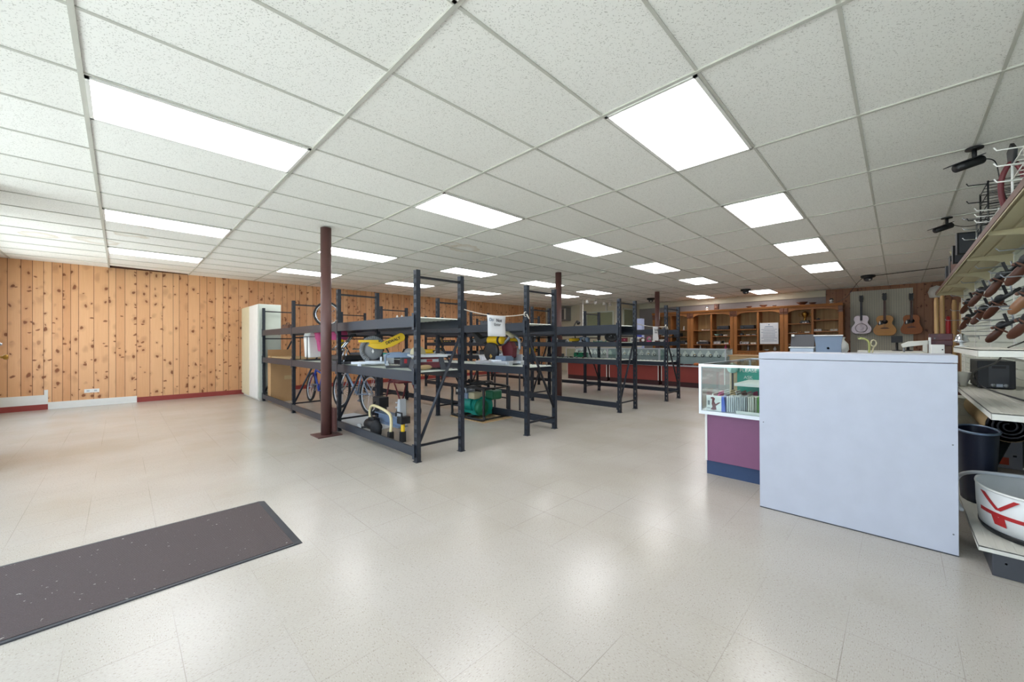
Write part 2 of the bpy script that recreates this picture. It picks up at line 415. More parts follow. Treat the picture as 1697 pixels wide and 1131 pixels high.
for j in range(-12, 14):
    y = GY + DY * j
    if YR < y < YL - 0.05: g.box(XF, XB, y - 0.008, y + 0.008, H - 0.003, H + 0.012)
structure(g.build('trim_ceiling_grid', 'grid'))

# pine panelling in planks with dark grooves
def planks(name, s0, s1, z0, z1, at, axis, mat, back):
    """vertical planks from s0 to s1 along axis; face at 'at', body behind it by 'back'"""
    mb = MB(); vals = []; s = s0; rng = random.Random(name)
    def quad(a, b, d, m):
        if axis == 'X': mb.add([(a, d, z0), (b, d, z0), (b, d, z1), (a, d, z1)], [(0, 1, 2, 3)], m)
        else: mb.add([(d, a, z0), (d, b, z0), (d, b, z1), (d, a, z1)], [(0, 1, 2, 3)], m)
    sg = 1 if back > 0 else -1
    while s < s1 - 1e-6:
        w = rng.choice((0.10, 0.13, 0.15, 0.17, 0.20)); e = min(s + w, s1)
        quad(s, e - 0.006, at, 0); vals.append(rng.random())
        quad(e - 0.006, e, at + 0.004 * sg, 1); vals.append(0.5)
        s = e
    if axis == 'X': mb.box(s0, s1, at + 0.006 * sg, at + back, z0, z1, 1)
    else: mb.box(at + 0.006 * sg, at + back, s0, s1, z0, z1, 1)
    vals += [0.5] * 6
    o = mb.build(name, [mat, 'groove']); set_rnd(o, vals); return structure(o)
planks('wall_left', XF, XC + 0.2, 0.0, H + 0.3, YL, 'X', 'panel', 0.15)
planks('wall_back_panelled', YR, 1.53, 0.0, H + 0.3, XB, 'Y', 'panel_back', 0.15)
structure(MB().box(XB, XB + 0.15, 1.53, YC + 0.1, 0, H + 0.3).build('wall_back', 'grey_wall'))
structure(MB().box(XB - 0.05, XB, 1.53, YC, 2.53, H).build('trim_back_soffit', 'cream'))
structure(MB().box(XC, XC + 0.15, YC, YL + 0.1, 0, H + 0.3).box(XC + 0.15, XB + 0.1, YC, YC + 0.15, 0, H + 0.3).build('wall_back_cream', 'cream'))
structure(MB().box(XF - 0.2, XB + 0.2, YR - 0.2, YR, 0, H + 0.3).build('wall_right', 'slat'))
# shop front wall with its openings
w = MB(); ys = sorted([YR - 0.1, YL + 0.1] + [q for o in OPEN for q in o[:2]])
for a, b in zip(ys[:-1], ys[1:]):
    op = [o for o in OPEN if abs(o[0] - a) < 1e-6 and abs(o[1] - b) < 1e-6]
    if op:
        if op[0][2] > 0.1: w.box(XF - 0.12, XF, a, b, 0, op[0][2])
        w.box(XF - 0.12, XF, a, b, op[0][3], H + 0.3)
    else: w.box(XF - 0.12, XF, a, b, 0, H + 0.3)
structure(w.build('wall_front', 'offwhite'))
for n, (y0, y1, z0, z1) in enumerate(OPEN):
    nm = 'door_2' if n == 2 else 'window_%d' % (n + 1)
    f = MB(); t = 0.05
    f.box(XF - 0.09, XF - 0.03, y0, y0 + t, z0, z1).box(XF - 0.09, XF - 0.03, y1 - t, y1, z0, z1).box(XF - 0.09, XF - 0.03, y0, y1, z0, z0 + t).box(XF - 0.09, XF - 0.03, y0, y1, z1 - t, z1)
    if n != 2: f.box(XF - 0.09, XF - 0.03, (y0 + y1) / 2 - 0.02, (y0 + y1) / 2 + 0.02, z0, z1)
    o = structure(f.build(nm, 'alu'))
    MB().box(XF - 0.063, XF - 0.057, y0 + t, y1 - t, z0 + t, z1 - t).build('pane', 'glass', o)
structure(MB().box(-40, XF - 0.2, -30, 40, -0.2, -0.12).build('ground_outside', 'bounce_ground'))  # unseen ground, coloured pale to bounce daylight up onto the ceiling

# open side door whose lock hardware shows at the left picture edge
structure(MB().box(XF, -0.90, 5.98, 6.04, 0, H - 0.01).build('wall_partition', 'offwhite'))
d = thing('door_1', None, None, (-0.862, 6.055, 0)); d['kind'] = 'structure'
d.rotation_euler = (0, 0, 0.09)
MB().box(-0.045, 0, 0, 0.94, 0.01, 2.05).build('door_leaf', 'offwhite', d, 0.003)
MB().lathe([(0.03, 0), (0.03, 0.012), (0.026, 0.02), (0.014, 0.022), (0.014, 0.034), (0.0, 0.036)], (0, 0.87, 1.205), 'X').build('deadbolt', 'chrome', d)
MB().lathe([(0.033, 0), (0.033, 0.008), (0.012, 0.012), (0.012, 0.035), (0.026, 0.045), (0.030, 0.06), (0.024, 0.075), (0.0, 0.078)], (0, 0.87, 1.065), 'X').build('door_knob', 'brass', d)

# skirting along the panelled wall: bare wall strip, red strip, white board, red board
b = MB().box(XF, -0.94, YL - 0.012, YL, 0.10, 0.27).box(-0.985, -0.94, YL - 0.012, YL, 0.27, 0.36)
structure(b.build('trim_bare_wall_strip', 'white'))
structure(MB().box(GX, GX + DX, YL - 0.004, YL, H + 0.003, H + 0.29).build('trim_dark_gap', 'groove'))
structure(MB().box(XF, -0.94, YL - 0.02, YL, 0, 0.10).build('baseboard_left_red', 'red_base'))
structure(MB().box(-0.94, 0.24, YL - 0.018, YL, 0, 0.13).build('baseboard_left_white', 'white'))
structure(MB().box(0.24, XC, YL - 0.018, YL, 0, 0.10).build('baseboard_left', 'red_base'))
# door frame, pilaster strips and glazing on the cream wall
structure(MB().box(XC - 0.03, XC, 9.16, 9.30, 0, H - 0.005).build('trim_cream_post', 'offwhite'))
structure(MB().box(XC - 0.03, XC, 7.52, 7.64, 0, H - 0.005).build('trim_cream_corner', 'offwhite'))
structure(MB().box(XC - 0.03, XC, 8.02, 8.10, 2.42, H - 0.005).build('trim_cream_strip', 'offwhite'))
wn = structure(MB().box(XC - 0.03, XC - 0.001, 7.74, 9.0, 1.42, 1.47).box(XC - 0.03, XC - 0.001, 7.74, 7.79, 1.47, 2.40).box(XC - 0.03, XC - 0.001, 8.95, 9.0, 1.47, 2.40).box(XC - 0.03, XC - 0.001, 7.74, 9.0, 2.36, 2.41).build('window_6', 'slat'))
MB().box(XC - 0.02, XC - 0.012, 7.79, 8.95, 1.47, 2.36).build('pane', 'glass_green', wn)
wn = structure(MB().box(13.5, 14.5, YC - 0.03, YC - 0.001, 1.40, 1.45).box(13.5, 13.55, YC - 0.03, YC - 0.001, 1.45, 2.50).box(14.45, 14.5, YC - 0.03, YC - 0.001, 1.45, 2.50).box(13.5, 14.5, YC - 0.03, YC - 0.001, 2.45, 2.5).build('window_7', 'slat'))
MB().box(13.55, 14.45, YC - 0.02, YC - 0.012, 1.45, 2.45).build('pane', 'glass_green', wn)

# ------------------------------------------------------------------ ceiling lights
cells = [(0, -4), (2, -4), (4, -4), (6, -4), (8, -4), (0, 0), (2, 0), (4, 0), (6, 0), (8, 0), (0, 5), (2, 5), (4, 5), (6, 5), (8, 5), (0, 9), (2, 9), (4, 9), (6, 9), (8, 7), (11, 2), (11, -1)]
rows = {-4: 'row nearest the guitar wall side', 0: 'row over the open floor', 5: 'row over the racks', 9: 'row along the pine wall', 7: 'row along the pine wall', 2: 'pair by the wall cabinets', -1: 'pair by the wall cabinets'}
order = ['first', 'second', 'third', 'fourth', 'fifth']
for (i, j) in cells:
    x, y = GX + DX * (i + 0.5), GY + DY * (j + 0.5)
    if j in (2, -1): lab = 'glowing ceiling light panel above the wall cabinets, ' + ('farther left' if j == 2 else 'farther right') + ' of the pair'
    else: lab = 'glowing ceiling light panel, %s from the front in the %s' % (order[i // 2], rows[j])
    if (i, j) == (0, -4): lab = 'glowing ceiling light panel overhead nearest the shop front'
    t = thing('ceiling_light', lab, 'ceiling light', (x, y, H - 0.012), 0, 'recessed fluorescent ceiling panels')
    hx, hy, w = DX / 2 - 0.013, DY / 2 - 0.009, 0.02
    MB().box(-hx, hx, -hy, -hy + w, 0, 0.016).box(-hx, hx, hy - w, hy, 0, 0.016).box(-hx, -hx + w, -hy, hy, 0, 0.016).box(hx - w, hx, -hy, hy, 0, 0.016).build('frame', 'white', t)
    MB().box(-hx + w, hx - w, -hy + w, hy - w, 0.004, 0.014).build('diffuser', 'lamp', t)

# ------------------------------------------------------------------ steel posts
for n, (x, y, lab) in enumerate([(1.90, 5.32, 'brown round steel post at the front rack with a square foot plate'), (6.69, 5.22, 'brown round steel post between the second and third racks'), (11.4, 5.15, 'brown round steel post far back behind the glass counter')]):
    t = thing('support_post', lab, 'post', (x, y, 0), 0, 'brown steel ceiling posts')
    MB().cyl((0, 0, 0.012), (0, 0, H - 0.012), 0.066, n=20).build('shaft', 'post_brown', t)
    fp = 0.15 if n != 1 else 0.10
    MB().box(-fp, fp, -fp, fp, 0.0, 0.012).build('foot_plate', 'post_brown', t)
    if n == 0: MB().box(0.05, 0.09, -0.125, -0.03, 0.05, 0.36).build('bracket', 'post_brown', t, 0.004)

# entrance mat
t = thing('floor_mat', 'dark grey ribbed entrance mat lying on the pale floor tiles', 'mat', (-1.45, 2.553, 0))
MB().box(0, 2.18, 0.02, 0.87, 0.0, 0.009).build('ribbed_pile', 'mat', t)
MB().prism([(2.18, 0.0), (2.225, 0.0), (2.18, 0.009)], 0.0, 0.89, 'XZ').box(0, 2.18, 0, 0.02, 0, 0.007).box(0, 2.18, 0.87, 0.89, 0, 0.007).build('rubber_edge', 'darkgrey', t)

# wall outlet on the panelled wall
t = thing('wall_outlet', 'white double socket plate low on the pine wall', 'outlet', (-0.39, YL, 0.295))
MB().box(-0.10, 0.10, -0.008, 0, -0.035, 0.035).build('cover_plate', 'white', t, 0.002)
for dx in (-0.05, 0.05): MB().box(dx - 0.02, dx + 0.02, -0.011, -0.007, -0.015, 0.015).build('socket', 'lightgrey', t)

# ------------------------------------------------------------------ pallet racks
PW, PD = 0.045, 0.058
def rack(label, x0, x1, ys, levels, decks, brace):
    """levels: (z0, z1) of beams; decks: list of (level, bay) with a corrugated sheet"""
    t = thing('storage_rack', label, 'rack', (x0, ys[0], 0), 0, 'dark blue-grey bolted storage racks')
    w = x1 - x0; HT = 1.94
    Y = [y - ys[0] for y in ys]
    def post(xa, xb, y, face):
        mb = MB(); s = 0.0025
        y0, y1 = y, y + PD
        fx = (xa, xa + s) if face < 0 else (xb - s, xb)
        # sides and rolled-in rear lips
        mb.box(xa, xb, y0, y0 + s, 0.006, HT).box(xa, xb, y1 - s, y1, 0.006, HT)
        bx = (xb - s, xb) if face < 0 else (xa, xa + s)
        mb.box(bx[0], bx[1], y0, y0 + 0.015, 0.006, HT).box(bx[0], bx[1], y1 - 0.015, y1, 0.006, HT)
        # punched front face: strips and bridges leave two columns of slots
        mb.box(*fx, y0, y0 + 0.013, 0.006, HT).box(*fx, y0 + 0.024, y0 + 0.034, 0.006, HT).box(*fx, y1 - 0.013, y1, 0.006, HT)
        z = 0.006
        while z < HT - 0.01:
            e = min(z + 0.042, HT)
            mb.box(*fx, y0 + 0.013, y0 + 0.024, z, e).box(*fx, y0 + 0.034, y1 - 0.013, z, e); z += 0.082
        mb.box(xa - 0.01, xb + 0.01, y0 - 0.005, y1 + 0.012, 0, 0.006)
        return mb
    for k, y in enumerate(Y):
        post(0, PW, y, -1).build('post', 'rack', t); post(w - PW, w, y, -1).build('post', 'rack', t)
        cy = y + PD / 2
        for z in (0.16, 1.30, 1.87): MB().bar((PW - 0.005, cy, z), (w - PW + 0.005, cy, z), 0.022, 0.022).build('cross_bar', 'rack_dark', t)
        if brace > 0: MB().tube([(PW, cy, 0.19), (w - PW, cy, 1.26)], 0.016, 8).build('brace', 'rack', t)
        else: MB().tube([(PW, cy, 1.26), (w - PW, cy, 0.30)], 0.016, 8).build('brace', 'rack_dark', t)
    for b in range(len(Y) - 1):
        ya, yb = Y[b] + PD, Y[b + 1]
        for (z0, z1) in levels:
            for xa, sg in ((-0.012, 1), (w + 0.012, -1)):
                if z0 < 0.15 and (sg > 0) != (brace > 0): continue      # floor beams run along one side only
                mb = MB(); xb = xa + sg * 0.042; lo, hi = min(xa, xb), max(xa, xb)
                mb.box(lo, hi, ya + 0.002, yb - 0.002, z0, z1 - 0.02)
                mb.box(lo if sg > 0 else lo + 0.018, hi - 0.018 if sg > 0 else hi, ya + 0.002, yb - 0.002, z1 - 0.02, z1)
                for yy in (Y[b], Y[b + 1] + 0.0):      # end plates hooked on the posts
                    mb.box(xa - 0.003 if sg > 0 else xa, xa if sg > 0 else xa + 0.003, (yy + PD * 0.5) if yy == Y[b] else yy, (yy + PD + 0.01) if yy == Y[b] else yy + PD * 0.5, z0 - 0.03, z1 + 0.03)
                mb.build('beam', 'rack', t)
        for (lv, bays) in decks:
            if b not in bays: continue
            z = levels[lv][1] - 0.018; mb = MB(); n = 22
            vs = []; fs = []
            for q in range(n * 4 + 1):
                y = ya + 0.01 + (yb - ya - 0.02) * q / (n * 4); zz = z + (0.012 if q % 4 in (1, 2) else 0.0)
                vs += [(0.033, y, zz), (w - 0.033, y, zz), (0.033, y, zz + 0.002), (w - 0.033, y, zz + 0.002)]
            for q in range(n * 4):
                o = q * 4; fs += [(o, o + 1, o + 5, o + 4), (o + 2, o + 6, o + 7, o + 3)]
            mb.add(vs, fs).build('deck_sheet', 'deck', t)
    return t
YS = [3.42, 5.42, 7.40, 9.38]
rack('dark blue-grey storage rack nearest the entrance, holding a yellow saw and bicycles', 2.09, 2.69, YS, [(0.06, 0.15), (0.81, 0.915), (1.365, 1.475)], [(1, (0, 1)), (2, (0, 1, 2))], 1)
rack('dark blue-grey storage rack with the hand-written sign, second from the entrance', 3.68, 4.29, [3.38, 5.38, 7.36, 9.34], [(0.06, 0.15), (0.79, 0.885), (1.355, 1.46)], [(1, (0, 1, 2)), (2, (0, 1, 2))], -1)
rack('dark blue-grey storage rack behind the brown post, third from the entrance', 5.96, 6.56, [3.34, 5.33, 7.31, 9.29], [(0.08, 0.17), (0.81, 0.90), (1.12, 1.205), (1.35, 1.50)], [(1, (0, 1, 2)), (2, (0, 1, 2)), (3, (0, 1, 2))], 1)
rack('dark blue-grey storage rack nearest the red glass counters, farthest of the four', 7.75, 8.40, [3.30, 5.25, 7.22, 9.2], [(0.12, 0.20), (0.72, 0.80), (1.12, 1.205), (1.36, 1.46)], [(1, (0, 1, 2)), (2, (1, 2)), (3, (1, 2))], -1)
# tops of the decks
ZA, ZB, ZC, ZC2 = 0.911, 0.881, 0.896, 1.201

# ------------------------------------------------------------------ things in the first rack
# tall white cupboard at the far end of the first rack
t = thing('storage_cupboard', 'tall white storage cupboard standing between the first rack and the pine wall', 'cupboard', (2.03, 9.47, 0))
MB().box(0, 0.42, 0, 1.5, 0.04, 2.03).box(0.02, 0.40, 0.02, 1.48, 0, 0.04).build('body', 'offwhite', t, 0.004)
MB().box(-0.016, -0.001, 0.002, 0.74, 0.05, 2.02).build('door', 'white', t, 0.002)
MB().box(-0.016, -0.001, 0.745, 1.498, 0.05, 2.02).build('door', 'aged_white', t, 0.002)['label'] = 'yellowed left door'
MB().box(0.008, 0.412, -0.012, -0.001, 0.06, 1.0).build('end_panel', 'slat', t, 0.002)
MB().box(0.008, 0.412, -0.012, -0.001, 1.01, 2.02).build('end_panel', 'slat', t, 0.002)
MB().box(0.37, 0.385, -0.03, -0.012, 1.38, 1.45).build('handle', 'black', t)

# flattened carton standing in the third bay
t = thing('cardboard_carton', 'big brown cardboard carton standing on the floor in the far bay of the first rack', 'box', (2.16, 9.33, 0), -PI / 2)
MB().box(0.02, 0.24, 0.0, 0.46, 0, 0.94).build('body', 'cardboard', t, 0.004)
MB().prism([(0.02, 0.94), (0.026, 0.94), (0.03, 1.07), (0.024, 1.07)], 0.0, 0.46, 'XZ').build('flap', 'cardboard', t)
MB().box(0.2405, 0.242, 0.25, 0.42, 0.45, 0.53).build('shipping_label', 'tan', t)
# planks on the mid shelf of bay three
for k in range(5):
    o = MB().box(-0.045, 0.045, -0.72, 0.72, 0, 0.02).build('wooden_plank', 'plywood', None, 0.002, (2.19 + 0.098 * k, 8.24, 0.9165))
    tag(o, 'pale wooden plank lying on the middle shelf beside the white cupboard', 'plank', 'planks on the middle shelf')

def wheel(R=0.30, tire=0.022, spokes=16, rim='alu', tyre='rubber', parent=None, loc=(0, 0, 0), name='wheel'):
    """a spoked wheel in the local XZ plane"""
    mb = MB()
    mb.tube(arc((0, 0, 0), R - tire, 0, 2 * PI, 32)[:-1], tire, 8, True, 0)
    mb.tube(arc((0, 0, 0), R - 2 * tire - 0.006, 0, 2 * PI, 32)[:-1], 0.010, 6, True, 1)
    mb.cyl((0, -0.035, 0), (0, 0.035, 0), 0.016, n=10, m=1)
    for k in range(spokes):
        a = 2 * PI * k / spokes; s = 0.02 * (1 if k % 2 else -1); b = a + 0.25 * (1 if k % 4 < 2 else -1)
        mb.tube([(0.015 * math.cos(a), s, 0.015 * math.sin(a)), ((R - 2 * tire - 0.01) * math.cos(b), 0, (R - 2 * tire - 0.01) * math.sin(b))], 0.0022, 4, m=1)
    return mb.build(name, [tyre, rim], parent, loc=loc)

def bicycle(label, loc, rz, col, R=0.33, lean=0.0, fork='alu'):
    t = thing('bicycle', label, 'bicycle', loc, rot=(lean, 0, rz))
    L = R * 3.1
    for nm, x in (('rear_wheel', 0), ('front_wheel', L)):
        wheel(R, 0.024, 18, 'alu', 'rubber', t, (x, 0, R), nm)
    bb = (L * 0.42, 0, R * 0.88); seat = (L * 0.30, 0, R * 2.15); head0 = (L * 0.80, 0, R * 2.2); head1 = (L * 0.83, 0, R * 1.9)
    mb = MB()
    mb.tube([bb, seat], 0.016).tube([bb, head1], 0.02).tube([(L * 0.32, 0, R * 2.0), head0], 0.017).tube([head0, head1], 0.021)
    for s in (-0.05, 0.05): mb.tube([(0, s, R), (bb[0], s * 0.5, bb[2])], 0.009).tube([(0, s, R), (L * 0.315, s * 0.3, R * 1.98)], 0.008)
    mb.build('frame', col, t)
    mb = MB()
    for s in (-0.05, 0.05): mb.tube([(head1[0], s * 0.6, head1[2]), (L * 0.87, s, R * 1.6), (L, s, R)], 0.011)
    mb.bar((head1[0], -0.04, head1[2]), (head1[0], 0.04, head1[2]), 0.02, 0.03).build('fork', fork, t)
    MB().tube([head0, (L * 0.775, 0, R * 2.45)], 0.013).tube(curve([(L * 0.66, -0.29, R * 2.62), (L * 0.74, -0.2, R * 2.60), (L * 0.775, 0, R * 2.45), (L * 0.74, 0.2, R * 2.60), (L * 0.66, 0.29, R * 2.62)]), 0.011).build('handlebar', 'chrome', t)
    h = MB()
    for s in (-1, 1): h.cyl((L * 0.66, 0.29 * s, R * 2.62), (L * 0.58, 0.31 * s, R * 2.60), 0.016)
    h.build('grips', 'black', t)
    MB().cyl(seat, (L * 0.285, 0, R * 2.4), 0.013).prism([(L * 0.15, R * 2.44), (L * 0.2, R * 2.49), (L * 0.44, R * 2.44), (L * 0.44, R * 2.41), (L * 0.18, R * 2.40)], -0.07, 0.07, 'XZ').build('saddle', 'black', t, 0.01)
    c = MB().lathe([(0.085, -0.006), (0.085, 0.0), (0.0, 0.0)], (bb[0], -0.06, bb[2]), 'Y').bar((bb[0], -0.075, bb[2]), (bb[0] + 0.10, -0.075, bb[2] - 0.13), 0.012, 0.022).bar((bb[0], 0.07, bb[2]), (bb[0] - 0.10, 0.07, bb[2] + 0.13), 0.012, 0.022)
    c.box(bb[0] + 0.06, bb[0] + 0.15, -0.16, -0.08, bb[2] - 0.14, bb[2] - 0.115).box(bb[0] - 0.15, bb[0] - 0.06, 0.08, 0.16, bb[2] + 0.115, bb[2] + 0.14)
    c.build('crank', 'steel', t)
    return t
bicycle('silver-blue bicycle under the yellow saw, between the first and second racks', (2.95, 6.32, 0), PI / 2 + 0.06, 'silverblue', 0.34, 0.06)
bicycle('blue and purple bicycle standing behind the brown post by the cardboard carton', (2.72, 7.75, 0), PI / 2 - 0.06, 'blue', 0.30, 0.10, 'purple')

# white child seat with a pink cover in a black wire stand, on the middle shelf
t = thing('child_carrier', 'white and pink child bicycle seat on a black wire stand, middle shelf behind the post', 'seat', (2.36, 7.05, ZA), 0.0)
f = MB()
for y in (-0.17, 0.17):
    f.tube([(-0.20, y, 0.01), (-0.20, y, 0.40), (0.18, y, 0.40), (0.18, y, 0.01), (-0.20, y, 0.01)], 0.008)
f.tube([(-0.20, -0.17, 0.4), (-0.20, 0.17, 0.4)], 0.007).tube([(0.18, -0.17, 0.01), (0.18, 0.17, 0.01)], 0.007).tube([(-0.20, -0.17, 0.01), (-0.20, 0.17, 0.01)], 0.007).build('wire_stand', 'black', t)
s = MB()
s.prism([(-0.15, 0.05), (0.16, 0.06), (0.18, 0.14), (0.02, 0.15), (-0.04, 0.45), (-0.10, 0.50), (-0.17, 0.42)], -0.13, 0.13, 'XZ')
s.ball((-0.1, 0.0, 0.42), 0.11, sc=(0.8, 1.2, 0.9)).build('shell', 'white', t, 0.02)
c = MB(); c.prism([(-0.02, 0.15), (0.06, 0.17), (0.03, 0.42), (-0.03, 0.50), (-0.09, 0.49), (-0.05, 0.38)], -0.24, -0.06, 'XZ').ball((0.0, -0.2, 0.41), 0.10, sc=(0.9, 1.0, 1.0)).build('cover', 'pink', t, 0.02)

# pink helmet with streamers hung from the top beam
t = thing('child_helmet', 'pink child helmet with a yellow strap on the middle shelf beside the brown post', 'helmet', (2.42, 6.30, ZA))
MB().lathe([(0.15, 0.34), (0.16, 0.39), (0.15, 0.46), (0.10, 0.52), (0.0, 0.54)], (0, 0, 0)).build('shell', 'pink', t)
MB().prism([(-0.03, 0.17), (0.03, 0.17), (0.045, 0.26), (0.03, 0.35), (-0.03, 0.35)], -0.16, -0.13, 'XZ').build('strap', 'yellow', t, 0.006)
MB().cyl((0, 0, 0), (0, 0, 0.36), 0.015).lathe([(0.09, 0), (0.09, 0.012), (0.0, 0.014)]).build('stand', 'black', t)

# small loose wheel on the top shelf
t = thing('spoked_wheel', 'loose spoked bicycle wheel leaning upright on the top shelf behind the brown post', 'wheel', (2.42, 6.72, 1.472 + 0.21), -0.35)
wheel(0.21, 0.016, 16, 'chrome', 'rubber', t, (0, 0, 0), 'wheel')

# folded exercise machine on the middle shelf
t = thing('exercise_machine', 'folded silver tube exercise machine with a black pad left of the yellow saw', 'exercise machine', (2.36, 5.62, ZA))
m = MB()
for y in (-0.22, -0.12): m.tube(curve([(-0.22, y + 0.02, 0.02), (-0.18, y, 0.07), (-0.16, y, 0.17), (-0.12, y + 0.05, 0.20)]), 0.010)
m.tube([(-0.2, -0.26, 0.2), (-0.2, 0.3, 0.2)], 0.012).tube([(0.15, -0.26, 0.2), (0.15, 0.3, 0.2)], 0.012)
m.tube([(-0.15, -0.05, 0.2), (-0.02, -0.10, 0.40)], 0.012).tube([(-0.15, 0.02, 0.2), (-0.02, -0.03, 0.40)], 0.012).tube([(-0.18, 0.28, 0.2), (-0.1, 0.05, 0.30)], 0.012).build('tube_frame', 'chrome', t)
MB().box(-0.2, 0.15, -0.25, 0.3, 0.05, 0.12).build('seat_pad', 'black', t, 0.015)
MB().tube([(-0.02, -0.16, 0.405), (-0.02, 0.05, 0.405)], 0.02).build('grip', 'rubber', t)
MB().box(-0.22, 0.2, -0.26, 0.32, 0, 0.04).build('base', 'darkgrey', t, 0.005)

def chop_saw(label, loc, rz, lettered):
    """mitre saw: base, fence, round guard and blade, sloping arm and motor; the blade lies in local XZ"""
    t = thing('chop_saw', label, 'power saw', loc, rz)
    b = MB(); b.box(-0.24, 0.26, -0.16, 0.16, 0.035, 0.075).lathe([(0.15, 0.02), (0.15, 0.08), (0.148, 0.083), (0, 0.083)], (0.02, 0, 0), n=24)
    for x, y in ((-0.22, -0.14), (0.24, -0.14), (-0.22, 0.14), (0.24, 0.14)): b.box(x - 0.03, x + 0.03, y - 0.03, y + 0.03, 0, 0.035)
    b.box(-0.36, -0.16, -0.05, 0.05, 0.03, 0.07).build('base', 'alu', t, 0.004)
    MB().box(0.12, 0.15, -0.24, 0.24, 0.075, 0.15).build('fence', 'alu', t, 0.003)
    MB().prism([(0.16, 0.03), (0.36, 0.03), (0.36, 0.14), (0.30, 0.20), (0.18, 0.18)], -0.06, 0.06, 'XZ').build('pivot_block', 'lightgrey', t, 0.006)
    n = 24
    MB().lathe([(0.0, -0.004), (0.168, -0.003), (0.170, 0.0), (0.168, 0.003), (0.0, 0.004)], (0.0, 0, 0.268), 'Y', 32).build('blade', 'grey', t)
    g = [(0.225 * math.cos(a), 0.268 + 0.225 * math.sin(a)) for a in [0.5 + (PI + 0.75) * k / n for k in range(n + 1)]]
    gi = [(0.155 * math.cos(a), 0.268 + 0.155 * math.sin(a)) for a in [0.5 + (PI + 0.75) * k / n for k in range(n + 1)]]
    gm = MB()
    for k in range(n): gm.prism([g[k], g[k + 1], gi[k + 1], gi[k]], -0.03, 0.03, 'XZ', 0, True)
    gm.lathe([(0.156, 0.012), (0.156, 0.018), (0.0, 0.018)], (0, 0, 0.268), 'Y', 24, 0, False)
    gm.build('blade_guard', 'grey', t)
    arm = MB()
    hi = [(0.48 + 0.075 * math.cos(a), 0.465 + 0.075 * math.sin(a)) for a in [-1.0 + 3.2 * k / 8 for k in range(9)]]
    arm.prism([(0.02, 0.28), (0.16, 0.27), (0.34, 0.315)] + [(0.50, 0.40)] + hi + [(0.24, 0.43), (0.12, 0.37), (-0.04, 0.37), (-0.09, 0.33)], -0.065, -0.035, 'XZ')
    arm.box(-0.24, 0.10, -0.055, -0.02, 0.385, 0.425).box(-0.06, 0.14, -0.055, 0.035, 0.36, 0.39)
    arm.build('arm', 'yellow', t, 0.008)
    MB().tube(curve([(0.02, 0.02, 0.36), (0.04, 0.02, 0.46), (0.14, 0.02, 0.50), (0.30, 0.02, 0.50), (0.42, 0.02, 0.45)]), 0.016).build('handle', 'black', t)
    MB().cyl((0.14, 0.03, 0.33), (0.14, 0.17, 0.33), 0.055).build('motor', 'black', t)
    MB().prism([(-0.02, 0.235), (0.0, 0.275), (0.022, 0.235), (0.0, 0.20)], -0.034, -0.031, 'XZ').build('warning_sticker', 'white', t)
    if lettered:
        a = 0.36
        lettering('DEWALT', 0.066, 'ink', t, frame_mtx((0.345, -0.0665, 0.412), (math.cos(a), 0, math.sin(a)), (-math.sin(a), 0, math.cos(a))), bold=0.002)
    return t
# local +X runs toward the right of the photo (-Y), blade face toward the aisle (-X)
chop_saw('yellow chop saw with black lettering and a round grey blade guard, first rack', (2.30, 4.82, ZA), -0.44, True).scale = (0.72, 0.72, 0.78)

# blue-grey bench planer
t = thing('bench_planer', 'blue-grey bench tool with red switch beside the yellow chop saw', 'power tool', (2.36, 4.22, ZA), 1.13)
MB().box(-0.16, 0.22, -0.22, 0.26, 0.0, 0.02).box(-0.14, 0.2, -0.20, 0.0, 0.02, 0.15).build('base', 'darkgrey', t, 0.004)
MB().prism([(-0.26, 0.14), (0.24, 0.14), (0.24, 0.17), (0.16, 0.205), (-0.20, 0.205), (-0.30, 0.165)], -0.17, 0.22, 'YZ').build('table', 'bluegrey', t, 0.004)
MB().tube(curve([(-0.15, 0.27, 0.06), (-0.15, 0.26, 0.17), (-0.15, 0.20, 0.20), (-0.15, 0.0, 0.21)]), 0.012).build('guide_rail', 'bluegrey', t)
MB().box(-0.145, -0.13, -0.10, -0.05, 0.06, 0.12).build('switch', 'red', t, 0.003)
MB().box(-0.15, -0.12, -0.30, -0.20, 0.01, 0.12).build('side_panel', 'pink', t, 0.004)

t.scale = (0.66, 0.66, 0.85)
# table saw with pale top and splayed red stand
t = thing('table_saw', 'portable table saw with a pale table top on a dark red splayed body', 'power saw', (2.42, 3.74, ZA), 1.13)
MB().box(-0.26, 0.22, -0.18, 0.2, 0.14, 0.165).box(-0.05, 0.05, -0.26, -0.18, 0.145, 0.162).build('table', 'lightgrey', t, 0.004)
MB().box(-0.2, -0.19, -0.08, 0.06, 0.166, 0.169).build('blade_slot', 'darkgrey', t)
MB().prism([(-0.16, 0.02), (0.17, 0.02), (0.14, 0.14), (-0.13, 0.14)], -0.15, 0.17, 'YZ').build('body', 'maroon', t, 0.004)
for y, s in ((-0.15, -1), (0.16, 1)):
    MB().prism([(y - 0.03, 0), (y + 0.03, 0), (y - 0.03 * s + 0.02, 0.14), (y - 0.03 * s - 0.02, 0.14)], -0.2, 0.19, 'YZ').build('stand_leg', 'darkgrey', t, 0.003)
MB().lathe([(0.0, -0.01), (0.085, -0.008), (0.085, 0.008), (0.0, 0.01)], (0.02, 0.10, 0.172), 'X', 24).build('blade_guard', 'khaki', t)
MB().box(-0.165, -0.153, -0.10, 0.10, 0.085, 0.115).build('front_rail', 'lightgrey', t)
MB().box(-0.175, -0.166, -0.03, 0.03, 0.088, 0.112).build('switch', 'red', t)
o = tag(MB().ball((0, 0, 0.05), 0.09, sc=(1.0, 0.35, 0.3), n=16).build('folded_cloth', 'tan', None, 0, (2.30, 3.60, ZA - 0.02)), 'crumpled tan cloth lying on the shelf in front of the table saw', 'cloth')

